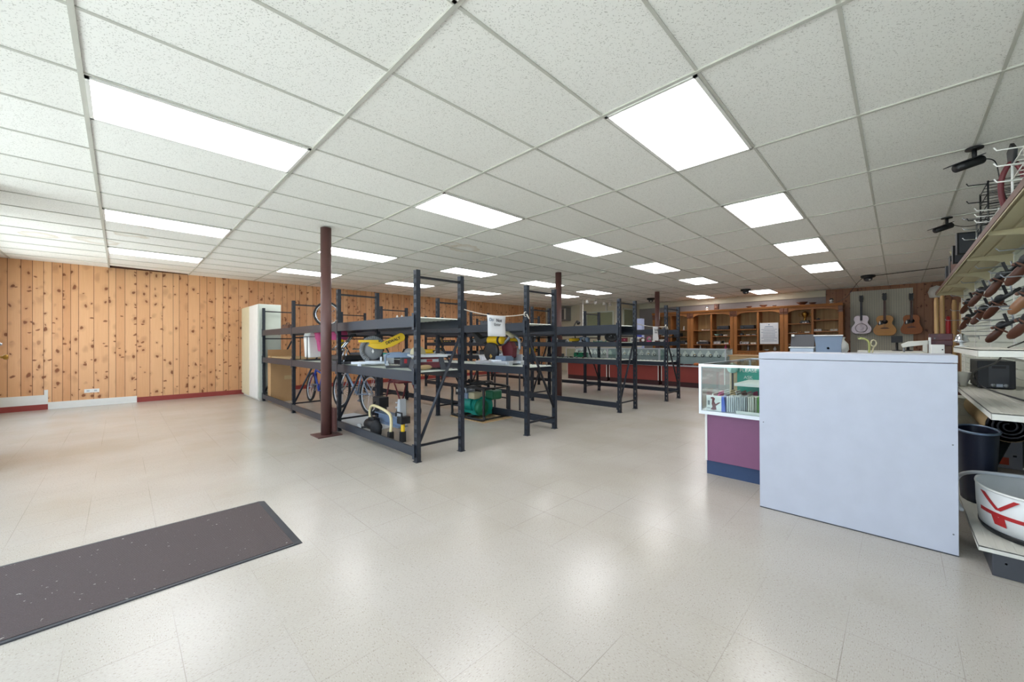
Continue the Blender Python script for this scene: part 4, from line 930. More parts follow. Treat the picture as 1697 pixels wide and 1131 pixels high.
# articles on those shelves -------------------------------------------------
def art(kind, s=1.0, c='white', c2='gold'):
    mb = MB(); b = 0
    if kind == 'jewellery box': mb.box(-.07 * s, .07 * s, -.1 * s, .1 * s, 0, .05 * s).box(-.072 * s, .072 * s, -.102 * s, .102 * s, .052 * s, .075 * s).box(-.076 * s, -.07 * s, -.012 * s, .012 * s, .035 * s, .06 * s, 1); b = 0.004
    elif kind == 'figurine': mb.lathe([(.05 * s, 0), (.05 * s, .015 * s), (.02 * s, .03 * s), (.035 * s, .08 * s), (.022 * s, .12 * s), (.012 * s, .135 * s), (.024 * s, .155 * s), (.02 * s, .175 * s), (0, .185 * s)])
    elif kind == 'bowl': mb.lathe([(.04 * s, 0), (.045 * s, .01 * s), (.09 * s, .05 * s), (.1 * s, .07 * s), (.093 * s, .07 * s), (.05 * s, .02 * s), (0, .015 * s)])
    elif kind == 'display tray': mb.box(-.08 * s, .08 * s, -.13 * s, .13 * s, 0, .012).box(-.08 * s, .08 * s, -.13 * s, -.115 * s, .012, .03).box(-.08 * s, .08 * s, .115 * s, .13 * s, .012, .03).ball((0, .05 * s, .025), .02, 1, 8).ball((0.02, -.04 * s, .025), .018, 1, 8).ball((-0.02, 0, .025), .016, 1, 8)
    elif kind == 'stereo receiver':
        mb.box(-.13, .13, -.21 * s, .21 * s, .012, .13); b = 0.003
        for y in (-.15, -.09, -.03, .03): mb.cyl((-.142, y * s, .045), (-.13, y * s, .045), .014, m=1, n=10)
        mb.box(-.134, -.13, -.18 * s, .08 * s, .08, .11, 1).cyl((-.146, .15 * s, .07), (-.13, .15 * s, .07), .03, m=1, n=14)
        for x in (-.1, .1):
            for y in (-.18, .18): mb.box(x - .015, x + .015, y * s - .015, y * s + .015, 0, .012)
    elif kind == 'camera': mb.box(-.03 * s, .03 * s, -.07 * s, .07 * s, 0, .08 * s).box(-.025 * s, .025 * s, -.025 * s, .025 * s, .08 * s, .105 * s).cyl((-.03 * s, 0, .04 * s), (-.075 * s, 0, .04 * s), .033 * s, n=14, m=1); b = 0.003
    elif kind == 'watch stand': mb.box(-.03 * s, .03 * s, -.05 * s, .05 * s, 0, .01).tube([(.0, .04 * s * math.cos(a), .055 * s + .042 * s * math.sin(a)) for a in [2 * PI * k / 14 for k in range(14)]], .012 * s, 6, True).lathe([(0, -.02 * s), (.022 * s, -.018 * s), (.022 * s, -.01 * s), (0, -.01 * s)], (-.005, 0, .055 * s), 'X', 12, 1)
    elif kind == 'vase': mb.lathe([(.03 * s, 0), (.055 * s, .05 * s), (.05 * s, .1 * s), (.02 * s, .14 * s), (.03 * s, .165 * s), (.024 * s, .165 * s), (.015 * s, .14 * s), (0, .13 * s)])
    elif kind == 'radio':
        mb.box(-.05 * s, .05 * s, -.14 * s, .14 * s, 0, .12 * s).cyl((-.056 * s, .08 * s, .055 * s), (-.05 * s, .08 * s, .055 * s), .04 * s, m=1).cyl((-.056 * s, -.08 * s, .055 * s), (-.05 * s, -.08 * s, .055 * s), .04 * s, m=1).tube([(0, -.12 * s, .12 * s), (0, -.11 * s, .15 * s), (0, .11 * s, .15 * s), (0, .12 * s, .12 * s)], .007 * s); b = 0.004
    elif kind == 'clock': mb.box(-.03 * s, .03 * s, -.06 * s, .06 * s, 0, .02 * s).lathe([(.055 * s, -.02 * s), (.06 * s, 0), (.055 * s, .02 * s), (0, .02 * s)], (0, 0, .075 * s), 'X', 18).lathe([(.045 * s, -.022 * s), (0, -.022 * s)], (0, 0, .075 * s), 'X', 18, 1)
    elif kind == 'helmet': mb.lathe([(.12 * s, 0), (.125 * s, .04 * s), (.11 * s, .1 * s), (.06 * s, .14 * s), (0, .15 * s)], n=18).box(-.16 * s, -.1 * s, -.07 * s, .07 * s, .02 * s, .03 * s, 1)
    elif kind == 'toolbox': mb.box(-.09 * s, .09 * s, -.18 * s, .18 * s, 0, .12 * s).prism([(-.09 * s, .12 * s), (.09 * s, .12 * s), (.06 * s, .16 * s), (-.06 * s, .16 * s)], -.18 * s, .18 * s, 'XZ').tube([(0, -.08 * s, .16 * s), (0, -.07 * s, .2 * s), (0, .07 * s, .2 * s), (0, .08 * s, .16 * s)], .01 * s, m=1).box(-.095 * s, -.09 * s, -.1 * s, -.06 * s, .1 * s, .14 * s, 1).box(-.095 * s, -.09 * s, .06 * s, .1 * s, .1 * s, .14 * s, 1); b = 0.004
    elif kind == 'drill': mb.cyl((0, .1 * s, .15 * s), (0, -.08 * s, .15 * s), .035 * s).cyl((0, -.08 * s, .15 * s), (0, -.14 * s, .15 * s), .018 * s, m=1).bar((0, .05 * s, .13 * s), (0, .08 * s, .04 * s), .035 * s, .05 * s).box(-.035 * s, .035 * s, .03 * s, .13 * s, 0, .05 * s, 1); b = 0.003
    elif kind == 'circular saw': mb.lathe([(0, -.012 * s), (.09 * s, -.01 * s), (.09 * s, .01 * s), (0, .012 * s)], (0, 0, .09 * s), 'X', 20).lathe([(0, -.02 * s), (.06 * s, -.02 * s), (.06 * s, .03 * s), (0, .03 * s)], (.02 * s, 0, .09 * s), 'X', 16, 1).cyl((.05 * s, 0, .1 * s), (.15 * s, 0, .1 * s), .045 * s, m=1).tube([(.05 * s, .05 * s, .14 * s), (.05 * s, .12 * s, .16 * s), (.05 * s, .15 * s, .1 * s), (.05 * s, .1 * s, .06 * s)], .015 * s, m=1).box(-.05 * s, .14 * s, -.12 * s, .12 * s, 0, .006)
    elif kind == 'case': mb.box(-.12 * s, .12 * s, -.2 * s, .2 * s, 0, .1 * s).tube([(-.13 * s, -.05 * s, .05 * s), (-.155 * s, -.04 * s, .05 * s), (-.155 * s, .04 * s, .05 * s), (-.13 * s, .05 * s, .05 * s)], .008 * s, m=1).box(-.125 * s, -.12 * s, -.14 * s, -.1 * s, .035 * s, .065 * s, 1).box(-.125 * s, -.12 * s, .1 * s, .14 * s, .035 * s, .065 * s, 1); b = 0.008
    elif kind == 'speaker': mb.box(-.1 * s, .1 * s, -.09 * s, .09 * s, 0, .3 * s).lathe([(.065 * s, -.008), (.07 * s, 0), (.03 * s, .0)], (-.1 * s, 0, .1 * s), 'X', 18, 1).lathe([(.03 * s, -.006), (.034 * s, 0), (.0, 0)], (-.1 * s, 0, .22 * s), 'X', 14, 1); b = 0.004
    elif kind == 'grinder': mb.cyl((0, -.12 * s, .06 * s), (0, .12 * s, .06 * s), .035 * s).cyl((0, -.12 * s, .02 * s), (0, -.12 * s, .09 * s), .032 * s, m=1).lathe([(0, -.004), (.055 * s, -.003), (.055 * s, .003), (0, .004)], (0, -.13 * s, .02 * s), 'Z', 18, 1)
    elif kind == 'monitor': mb.box(-.02 * s, .02 * s, -.24 * s, .24 * s, .08 * s, .38 * s).box(-.023 * s, -.02 * s, -.22 * s, .22 * s, .1 * s, .36 * s, 1).box(-.015 * s, .02 * s, -.03 * s, .03 * s, .01 * s, .1 * s).box(-.08 * s, .08 * s, -.12 * s, .12 * s, 0, .012 * s); b = 0.003
    elif kind == 'gas can': mb.box(-.08 * s, .08 * s, -.12 * s, .12 * s, 0, .2 * s).prism([(-.12 * s, .2 * s), (.12 * s, .2 * s), (.05 * s, .25 * s), (-.08 * s, .25 * s)], -.07 * s, .07 * s, 'YZ').tube([(0, .08 * s, .23 * s), (0, .13 * s, .27 * s), (0, .16 * s, .34 * s)], .015 * s, m=1).tube([(0, -.1 * s, .22 * s), (0, -.06 * s, .29 * s), (0, .04 * s, .29 * s), (0, .05 * s, .24 * s)], .012 * s); b = 0.01
    return mb.build(kind.replace(' ', '_'), [c, c2], None, b)
def put(kind, loc, label, s=1.0, c='white', c2='gold', rz=0.0, cat=None, group=None):
    o = art(kind, s, c, c2); o.location = loc; o.rotation_euler = (0, 0, rz)
    return tag(o, label, cat or kind, group)
CN = {'white': 'white', 'offwhite': 'cream', 'black': 'black', 'mint': 'mint green', 'gold': 'gold', 'brown': 'brown', 'orange': 'orange', 'grey': 'grey', 'darkgrey': 'dark grey', 'maroon': 'dark red', 'steel': 'steel', 'tan': 'tan', 'khaki': 'khaki', 'lightgrey': 'light grey', 'navy': 'dark blue', 'yellow': 'yellow', 'red': 'red', 'green': 'green', 'teal': 'teal', 'chrome': 'chrome', 'bluegrey': 'blue-grey', 'silverblue': 'silver', 'pink': 'pink', 'cardboard': 'cardboard brown', 'leather': 'brown leather', 'lime': 'lime green', 'plywood': 'plywood', 'blue': 'blue', 'brass': 'brass', 'spruce': 'honey coloured'}
TH = ['top', 'second', 'third', 'fourth']
def cab_put(ci, side, sh, dy, kind, s=1.0, c='white', c2='gold', dx=0.17, rz=0.0, extra=''):
    y0, left, right = CAB[ci]; zs = (left if side == 'L' else right) + [0.90]
    yc = y0 + (1.38 / 2 + 0.028 + (1.28 - 0.718) / 2 if side == 'L' else 0.1 + (0.662 - 0.1) / 2)
    shn = TH[sh] if zs[sh] != 0.90 else 'bottom'
    lab = '%s %s%s, %s shelf, %s side of the %s oak cabinet' % (CN[c], kind, (' ' + extra if extra else ''), shn, 'left' if side == 'L' else 'right', ords[ci])
    return put(kind, (CX0 + dx, yc - dy, zs[sh] + 0.001), lab, s, c, c2, rz)
# dy runs to the right in the photo, +-0.22
cab_put(0, 'L', 1, -0.17, 'display tray', 0.7, 'offwhite', 'brown'); cab_put(0, 'L', 1, 0.0, 'watch stand', 0.7, 'brown'); cab_put(0, 'L', 1, 0.17, 'jewellery box', 0.6, 'offwhite')
cab_put(0, 'L', 2, -0.16, 'display tray', 0.9, 'lightgrey', 'steel'); cab_put(0, 'L', 2, 0.12, 'figurine', 0.7, 'pink')
cab_put(0, 'R', 0, -0.19, 'camera', 0.6, 'black', 'darkgrey'); cab_put(0, 'R', 1, -0.2, 'jewellery box', 0.9, 'white', 'grey'); cab_put(0, 'R', 1, 0.0, 'display tray', 0.7, 'tan', 'brown'); cab_put(0, 'R', 1, 0.17, 'jewellery box', 0.8, 'offwhite')
cab_put(0, 'R', 2, -0.05, 'figurine', 1.0, 'white'); cab_put(0, 'R', 2, 0.14, 'vase', 1.0, 'white')
t = thing('trophy', 'bronze trophy with two handles on a black base in the rightmost oak cabinet', 'trophy', (CX0 + 0.2, CAB[0][0] + 0.99 - 0.10, 1.741))
MB().box(-0.09, 0.09, -0.12, 0.12, 0, 0.04).box(-0.07, 0.07, -0.10, 0.10, 0.04, 0.085).build('base', 'black', t, 0.003)
for dy in (-0.03, 0.03): MB().box(-0.095, -0.0905, dy - 0.02, dy + 0.02, 0.008, 0.034).build('plaque', 'white', t)
MB().lathe([(0.06, 0.085), (0.03, 0.11), (0.025, 0.17), (0.06, 0.21), (0.085, 0.28), (0.08, 0.31), (0.05, 0.335), (0.018, 0.345), (0.02, 0.36), (0.0, 0.37)]).build('cup', 'brass', t)
for s in (-1, 1): MB().tube(curve([(0, 0.08 * s, 0.29), (0, 0.14 * s, 0.29), (0, 0.13 * s, 0.22), (0, 0.06 * s, 0.20)]), 0.008).build('handle', 'brass', t)
cab_put(1, 'L', 0, 0.0, 'stereo receiver', 0.95, 'black', 'darkgrey')
cab_put(1, 'L', 1, -0.18, 'camera', 0.8, 'black', 'grey'); cab_put(1, 'L', 1, -0.0, 'jewellery box', 0.5, 'offwhite'); cab_put(1, 'L', 1, 0.16, 'display tray', 0.7, 'darkgrey', 'white')
cab_put(1, 'L', 2, -0.2, 'watch stand', 0.9, 'white', 'grey'); cab_put(1, 'L', 2, -0.06, 'radio', 0.6, 'lightgrey', 'white'); cab_put(1, 'L', 2, 0.16, 'jewellery box', 0.8, 'offwhite')
cab_put(1, 'L', 3, 0.0, 'figurine', 1.0, 'steel'); cab_put(1, 'R', 2, -0.1, 'bowl', 0.7, 'white'); cab_put(1, 'R', 2, 0.12, 'vase', 0.8, 'white')
cab_put(2, 'R', 0, 0.05, 'stereo receiver', 0.85, 'black', 'darkgrey')
cab_put(2, 'R', 1, -0.17, 'bowl', 0.9, 'mint'); cab_put(2, 'R', 1, -0.03, 'camera', 0.8, 'black', 'darkgrey'); cab_put(2, 'R', 1, 0.1, 'jewellery box', 0.6, 'offwhite')
cab_put(2, 'R', 2, -0.16, 'radio', 0.8, 'lightgrey', 'white'); cab_put(2, 'R', 2, 0.02, 'clock', 1.0, 'khaki', 'white'); cab_put(2, 'R', 2, 0.13, 'jewellery box', 0.7, 'white'); cab_put(2, 'R', 2, 0.22, 'figurine', 0.9, 'orange')
cab_put(2, 'R', 3, 0.1, 'figurine', 1.1, 'pink')
cab_put(2, 'L', 0, 0.1, 'display tray', 1.0, 'white', 'brown', rz=0.1); cab_put(2, 'L', 1, 0.02, 'case', 0.9, 'darkgrey', 'black'); cab_put(2, 'L', 1, -0.2, 'vase', 0.5, 'white')
cab_put(2, 'L', 2, -0.1, 'figurine', 0.9, 'white'); cab_put(2, 'L', 2, 0.1, 'figurine', 0.7, 'brown')
put('display tray', (CX0 + 0.17, CAB[2][0] + 0.97, 1.212), 'white display tray on the dark grey case, third oak cabinet from the right', 1.0, 'white', 'grey')
cab_put(3, 'R', 0, 0.1, 'figurine', 0.8, 'white'); cab_put(3, 'R', 1, -0.1, 'stereo receiver', 0.55, 'black', 'darkgrey'); cab_put(3, 'R', 2, 0.0, 'stereo receiver', 0.8, 'darkgrey', 'black')
cab_put(3, 'L', 0, 0.0, 'camera', 1.2, 'white', 'grey'); cab_put(3, 'L', 1, -0.05, 'clock', 1.1, 'offwhite', 'brown'); cab_put(3, 'L', 1, 0.14, 'figurine', 0.9, 'white'); cab_put(3, 'L', 2, -0.1, 'bowl', 1.1, 'offwhite'); cab_put(3, 'L', 2, 0.1, 'watch stand', 1.3, 'maroon', 'white')
cab_put(3, 'R', 2, 0.2, 'jewellery box', 0.8, 'offwhite')
# white notice board hung on the front of the second cabinet
t = thing('notice_board', 'white printed notice board hanging on the second oak cabinet from the right', 'notice', (CX0 - 0.03, 2.62, 1.12))
MB().box(0, 0.02, 0, 0.49, 0, 0.66).build('board', 'paper', t, 0.003)
m = MB().ball((-0.0015, 0.245, 0.60), 0.02, sc=(0.05, 1.2, 0.8), n=10)
for k in range(11):
    hw = [0.11, 0.13, 0.21, 0.16, 0.21, 0.16, 0.165, 0.165, 0.21, 0.14, 0.2][k]; z = 0.545 - 0.045 * k
    m.box(-0.0015, 0.0, 0.245 - hw, 0.245 + hw, z - (0.009 if k == 0 else 0.006), z + (0.009 if k == 0 else 0.006))
m.build('printed_lines', 'bluegrey', t)
# small cameras and odds on the cabinet tops
def mini_cam(loc, lab):
    t = thing('security_camera', lab, 'camera', loc)
    MB().lathe([(0.05, 0), (0.05, 0.02), (0.02, 0.03), (0.02, 0.05), (0, 0.05)]).build('base', 'white', t)
    MB().ball((0, 0, 0.085), 0.05).cyl((0, 0, 0.085), (-0.055, -0.01, 0.08), 0.03, m=0).build('ball', 'white', t)
    MB().ball((-0.01, 0, 0.105), 0.046).build('hood', 'black', t)
mini_cam((CX0 + 0.1, 1.36, 2.286), 'small white security camera on top of the rightmost oak cabinet'); mini_cam((CX0 + 0.1, 4.72, 2.286), 'small white security camera on top of the third oak cabinet from the right')
put('speaker', (CX0 + 0.12, 4.42, 2.286), 'brown wooden box speaker on top of the third oak cabinet from the right', 0.7, 'brown', 'dark_oak')
for k, (y, s) in enumerate([(2.05, 1.4), (1.80, 0.9)]): put('bowl', (CX0 + 0.15, y, 2.286), ['wide brown basket on top of the rightmost oak cabinet', 'small brown basket on top of the rightmost oak cabinet'][k], s, 'brown', cat='basket')
for k, (y, s) in enumerate([(3.45, 0.9), (3.05, 1.1), (2.75, 0.6)]): put('bowl', (CX0 + 0.15, y, 2.286), ['left brown basket on top of the second oak cabinet from the right', 'wide middle basket on top of the second oak cabinet from the right', 'small right basket on top of the second oak cabinet from the right'][k], s, 'brown', cat='basket')

# ------------------------------------------------------------------ guitars on their pegboard
o = MB().box(14.828, 14.848, -0.28, 0.98, 0.5, 2.62)
for k in range(26): o.box(14.826, 14.828, -0.28 + 1.26 * k / 26 + 0.022, -0.28 + 1.26 * k / 26 + 0.026, 0.5, 2.62, 1)
tag(o.build('peg_board', ['pegboard', 'grey']), 'grey-green pegboard panel behind the three hanging guitars', 'pegboard')
def guitar(label, y, z, s, body, kind):
    """acoustic guitar hanging neck up; local X is away from the wall toward the room, Y to the left"""
    t = thing('guitar', label, 'guitar', (14.70, y, z), PI, 'guitars hanging on the pegboard')
    pts = []
    half = [(0.0, 0.0), (0.10, 0.0), (0.17, 0.03), (0.205, 0.10), (0.20, 0.17), (0.165, 0.235), (0.132, 0.29), (0.135, 0.33), (0.152, 0.38), (0.15, 0.43), (0.125, 0.475), (0.08, 0.495), (0.0, 0.495)]
    if kind == 'cut': half = [(0.0, 0.0), (0.10, 0.0), (0.17, 0.03), (0.20, 0.10), (0.19, 0.17), (0.16, 0.235), (0.142, 0.29), (0.14, 0.33), (0.15, 0.38), (0.148, 0.43), (0.125, 0.475), (0.08, 0.495), (0.0, 0.495)]
    sm = [tuple(q)[:2] for q in [Vector((a, b, 0)) for a, b in half]]
    cr = [(q.x, q.y) for q in curve([(a, b, 0) for a, b in sm], 3)]
    poly = cr + [(-a, b) for a, b in reversed(cr[1:-1])]
    poly = [(a * s, b * s) for a, b in poly]
    dep = 0.10 * s
    MB().prism(poly, -0.02, dep - 0.025, 'YZ').build('body', 'brown' if body != 'resonator' else 'resonator', t, 0.004)
    inner = [(a * 0.985, 0.004 + b * 0.985) for a, b in poly]
    MB().prism(inner, dep - 0.024, dep - 0.02, 'YZ').build('top', body, t)
    F = dep - 0.02
    MB().prism([(-0.026 * s, 0.36 * s), (0.026 * s, 0.36 * s), (0.022 * s, 0.86 * s), (-0.022 * s, 0.86 * s)], F, F + 0.008, 'YZ').prism([(-0.022 * s, 0.5 * s), (0.022 * s, 0.5 * s), (0.02 * s, 0.86 * s), (-0.02 * s, 0.86 * s)], F - 0.02, F, 'YZ').build('neck', 'brown' if body != 'resonator' else 'darkgrey', t)
    h = MB().prism([(-0.024 * s, 0.86 * s), (0.024 * s, 0.86 * s), (0.038 * s, 0.90 * s), (0.036 * s, 1.05 * s), (0.0, 1.035 * s), (-0.036 * s, 1.05 * s), (-0.038 * s, 0.90 * s)], F - 0.018, F, 'YZ').build('headstock', 'black', t)
    m = MB()
    for k in range(3):
        for sg in (-1, 1): m.cyl((F - 0.01, 0.036 * s * sg, (0.92 + 0.045 * k) * s), (F - 0.01, 0.055 * s * sg, (0.92 + 0.045 * k) * s), 0.007, n=8)
    m.build('tuning_peg', 'chrome', h)
    if kind == 'resonator':
        MB().lathe([(0.0, F), (0.12 * s, F), (0.125 * s, F + 0.006), (0.115 * s, F + 0.010), (0.09 * s, F + 0.006), (0.04 * s, F + 0.013), (0.0, F + 0.013)], (0, 0, 0.155 * s), 'X', 32).build('resonator_cone', 'resonator', t)
    else:
        MB().lathe([(0.0, F), (0.05 * s, F), (0.055 * s, F + 0.0012), (0.0, F + 0.0012)], (0, 0, 0.34 * s), 'X', 24).build('sound_hole', 'black', t)
        MB().prism([(0.004 * s, 0.30 * s), (-0.05 * s, 0.27 * s), (-0.115 * s, 0.255 * s), (-0.125 * s, 0.30 * s), (-0.09 * s, 0.36 * s), (-0.055 * s, 0.39 * s), (-0.056 * s, 0.32 * s)], F + 0.0012, F + 0.003, 'YZ').build('pick_guard', 'black', t)
        MB().prism([(-0.09 * s, 0.17 * s), (0.09 * s, 0.17 * s), (0.05 * s, 0.195 * s), (-0.05 * s, 0.195 * s)], F, F + 0.01, 'YZ').build('bridge', 'brown', t)
        MB().box(F + 0.003, F + 0.005, -0.10 * s, -0.075 * s, 0.28 * s, 0.35 * s).build('price_tag', 'white', t)
    st = MB()
    for k in range(6):
        q = (k - 2.5) * 0.0075 * s; st.tube([(F + 0.012, q, 0.18 * s), (F + 0.010, q * 0.8, 0.87 * s)], 0.0008, 4)
    st.build('strings', 'steel', t)
    MB().tube([(F - 0.045, 0.03 * s, 0.885 * s), (-0.13, 0.03 * s, 0.885 * s)], 0.006).tube([(F - 0.045, -0.03 * s, 0.885 * s), (-0.13, -0.03 * s, 0.885 * s)], 0.006).build('hanger', 'black', t)
guitar('shiny metal resonator guitar hanging on the pegboard, leftmost of the guitars', 0.735, 1.405, 1.03, 'resonator', 'resonator')
guitar('light honey coloured guitar with black pickguard hanging on the pegboard, middle of the guitars', 0.262, 1.345, 1.11, 'spruce', 'std')
guitar('darker amber brown guitar hanging at the right edge of the pegboard', -0.245, 1.375, 1.03, 'amber', 'cut')

# ------------------------------------------------------------------ the near showcase and the pale counter
t = showcase('near glass display counter with a plum red base beside the lavender counter', (3.72, 1.295, 0), 0.565, 1.7, 0.58, 1.0, -PI / 2, front='plum_front', kick='navy', shelf_at=None, overhang=0.045, kickh=0.125, kick_in=0.02)
for nm in list(t.children):
    if nm.name.startswith('sliding_back'): bpy.data.objects.remove(nm)
SX = lambda a, b: (3.72 + b, 1.295 - a)          # a runs to the right in the photo, b away from the viewer
MB().box(0.20, 0.54, 0.35, 1.6, 0.80, 0.812).box(0.20, 0.54, 0.335, 0.35, 0.788, 0.815).build('inner_shelf', 'white', t, 0.002)
# game cases filed in the bottom of the showcase
t = thing('game_box', 'white game box with dark red figure and blue spine in the near showcase', 'game box', (3.765, 1.245, 0.581), 0.0)
MB().box(0, 0.013, -0.125, 0, 0, 0.135).build('cover', 'white', t, 0.001)
MB().prism([(-0.125, 0), (-0.158, 0.0), (-0.146, 0.13), (-0.125, 0.135)], 0.0, 0.11, 'YZ').build('spine', 'blue', t, 0.002)
MB().prism([(-0.035, 0.012), (-0.06, 0.006), (-0.085, 0.012), (-0.08, 0.045), (-0.115, 0.075), (-0.118, 0.082), (-0.10, 0.078), (-0.078, 0.062), (-0.066, 0.085), (-0.074, 0.112), (-0.058, 0.124), (-0.04, 0.122), (-0.036, 0.11), (-0.05, 0.105), (-0.045, 0.06), (-0.052, 0.035)], -0.0015, 0.0, 'YZ').build('printed_figure', 'maroon', t)
MB().box(-0.0012, 0, -0.03, -0.012, 0.05, 0.09).box(-0.0012, 0, -0.035, -0.008, 0.02, 0.026).build('printed_text', 'grey', t)
hues = ['lightgrey'] * 9 + ['grey'] + ['offwhite'] * 4 + ['lime'] * 3 + ['darkgrey', 'grey', 'navy', 'black', 'darkgrey']
yy = 1.082
for k, c in enumerate(hues):
    b = 0.06 + 0.008 * k
    o = MB().box(0, 0.15, -0.0125, 0, 0, 0.135).build('game_case', c, None, 0.001, (3.72 + b + 0.03 * (k > 12), yy - 0.0145 * k, 0.581))
    nm = {'lightgrey': 'light grey', 'grey': 'mid grey', 'offwhite': 'cream', 'lime': 'bright green', 'darkgrey': 'dark grey', 'navy': 'dark blue', 'black': 'black'}[c]
    lab = '%s game case filed in the front row of the near showcase' % nm
    tag(o, lab, 'game case', 'game cases in the near showcase, ' + nm)
for r in range(3):
    for k in range(6):
        o = MB().box(0, 0.15, -0.0125, 0, 0, 0.135).build('game_case', ['offwhite', 'pink', 'lightgrey', 'tan', 'white', 'maroon'][(k + r) % 6], None, 0.001, (3.90 + 0.17 * r, 1.24 - 0.05 * k, 0.581))
        nm = ['cream', 'pink', 'light grey', 'tan', 'white', 'dark red'][(k + r) % 6]
        tag(o, '%s game case standing in the rows farther back in the near showcase' % nm, 'game case', 'rear game cases in the near showcase, ' + nm)
o = MB().box(0, 0.26, -0.22, 0, 0, 0.022).build('glass_tray', 'glass_green', None, 0.002, (3.76, 1.0, 0.581)); tag(o, 'flat glass tray with a white front edge at the right of the near showcase', 'tray')
MB().box(-0.004, 0, -0.22, 0, 0, 0.024).build('front_edge', 'white', o)
t = thing('teal_sign', 'teal sign reading please ask inside the near showcase', 'sign', (4.55, 1.20, 0.581)); t.rotation_euler = (0, 0, 0.15)
MB().box(0, 0.012, -0.20, 0, 0.0, 0.36).build('board', 'teal', t, 0.002)
lettering('PLEASE', 0.05, 'white', t, frame_mtx((-0.002, -0.10, 0.32), (0, -1, 0), (0, 0, 1)))
lettering('ASK', 0.045, 'white', t, frame_mtx((-0.002, -0.10, 0.25), (0, -1, 0), (0, 0, 1)))
o = MB().box(0, 0.02, -0.26, 0, 0, 0.38).build('pamphlet_board', 'violet_panel', None, 0.002, (4.6, 0.985, 0.581)); tag(o, 'pale lilac board standing right of the teal sign in the near showcase', 'board')
t = thing('desk_fan', 'mint green little fan on a dark stand at the left of the near showcase', 'fan', (4.1, 1.255, 0.581))
t.location = (4.45, 1.215, 0.581)
MB().lathe([(0.0, -0.02), (0.05, -0.015), (0.055, 0.0), (0.05, 0.02), (0, 0.025)], (0, 0, 0.35), 'X', 18).build('head', 'mint', t)
MB().cyl((0, 0, 0), (0, 0, 0.31), 0.008).lathe([(0.05, 0), (0.05, 0.012), (0, 0.014)]).build('stand', 'darkgrey', t)

t = thing('service_counter', 'big lavender white counter end panel standing on the floor, nearest object on the right', 'counter', (3.283, -0.233, 0))
MB().box(0, 0.02, 0, 0.955, 0.006, 1.075).build('end_panel', 'lavender', t, 0.002)
MB().box(0, 0.02, 0, 0.955, 0.0, 0.006).build('rubber_strip', 'darkgrey', t)
MB().box(0.02, 0.40, 0.015, 0.94, 0.0, 1.075).build('carcass', 'white', t)
MB().box(-0.001, 0.415, -0.002, 0.957, 1.078, 1.122).build('top', 'lavender', t, 0.003)
m = MB()
for (y, z) in ((0.02, 0.62), (0.93, 0.62), (0.02, 0.12)): m.lathe([(0.004, -0.0015), (0.004, 0)], (0, y, z), 'X', 8)
m.build('screw', 'grey', t)

# register counter further in with two point-of-sale screens
t = thing('register_counter', 'pale counter that carries the cash register screens behind the near showcase', 'counter', (6.0, 0.25, 0))
MB().box(0, 0.7, 0, 0.95, 0, 1.0).build('body', 'offwhite', t, 0.004); MB().box(-0.02, 0.72, -0.02, 0.97, 1.0, 1.03).build('top', 'lightgrey', t, 0.004)
t = thing('register_screen', 'blue-grey back of a cash register screen with a white top edge', 'cash register', (6.22, 0.62, 1.031))
MB().prism([(-0.125, 0), (0.125, 0), (0.125, 0.13), (0.14, 0.235), (-0.14, 0.235), (-0.125, 0.13)], -0.012, 0.008, 'YZ').prism([(0.009, 0.0), (0.10, 0.0), (0.06, 0.13), (0.009, 0.13)], -0.12, 0.12, 'XZ').build('shell', 'bluegrey', t, 0.004)
MB().box(-0.03, 0.02, -0.145, 0.145, 0.236, 0.25).build('top_edge', 'white', t, 0.003)
MB().lathe([(0.013, -0.0145), (0.0, -0.0145)], (0, 0.0, 0.085), 'X', 14).build('emblem', 'black', t)
t = thing('receipt_terminal', 'dark tilted screen above a white till, left of the blue-grey register screen', 'cash register', (6.22, 0.90, 1.031))
MB().prism([(0.0, 0.10), (0.02, 0.10), (0.09, 0.255), (0.07, 0.26)], -0.14, 0.11, 'XZ').build('screen', 'darkgrey', t, 0.003)
MB().box(-0.06, 0.22, -0.15, 0.12, 0.085, 0.10).build('lid', 'white', t, 0.003)
MB().box(-0.04, 0.2, -0.14, 0.11, 0, 0.085).build('till', 'steel', t, 0.004)
MB().box(0.02, 0.05, 0.07, 0.10, 0.235, 0.262).build('clip', 'white', t)
for k, y in enumerate((0.52, 0.58, 0.66, 0.70)):
    o = put('vase', (6.55, y, 1.031), 'white bottle behind the blue-grey register screen', 1.35, 'white', cat='bottle', group='white bottles behind the register')
# white display counter with small goods, left of the gondola
t = thing('side_counter', 'long white counter in front of the guitar wall behind the lavender counter', 'counter', (4.5, -0.26, 0))
MB().box(0, 1.2, 0.005, 0.46, 0, 1.06).build('body', 'white', t, 0.003); MB().box(-0.03, 1.22, 0.0, 0.48, 1.06, 1.082).build('top', 'white', t, 0.004)
ZS = 1.083
t = thing('tape_stand', 'small yellow-green cable holder with a loop on the white side counter', 'holder', (4.8, 0.205, ZS)); t.location.y = 0.19
MB().tube(curve([(0, 0, 0), (0, 0.0, 0.10), (0, 0.02, 0.135), (0, 0.06, 0.15)]), 0.008).box(-0.02, 0.02, -0.02, 0.02, 0, 0.01).box(-0.01, 0.01, 0.03, 0.075, 0.135, 0.15).build('stem', 'olive', t)
MB().tube([(0, -0.03 + 0.018 * math.cos(a), 0.10 + 0.03 * math.sin(a)) for a in [2 * PI * k / 14 for k in range(14)]], 0.006, 6, True).tube([(0, -0.03, 0.07), (0, -0.02, 0.0)], 0.006).build('loop', 'khaki', t)
t = thing('mahogany_case', 'dark red wooden case in two tiers on the white side counter below the bats', 'box', (5.25, -0.335, ZS))
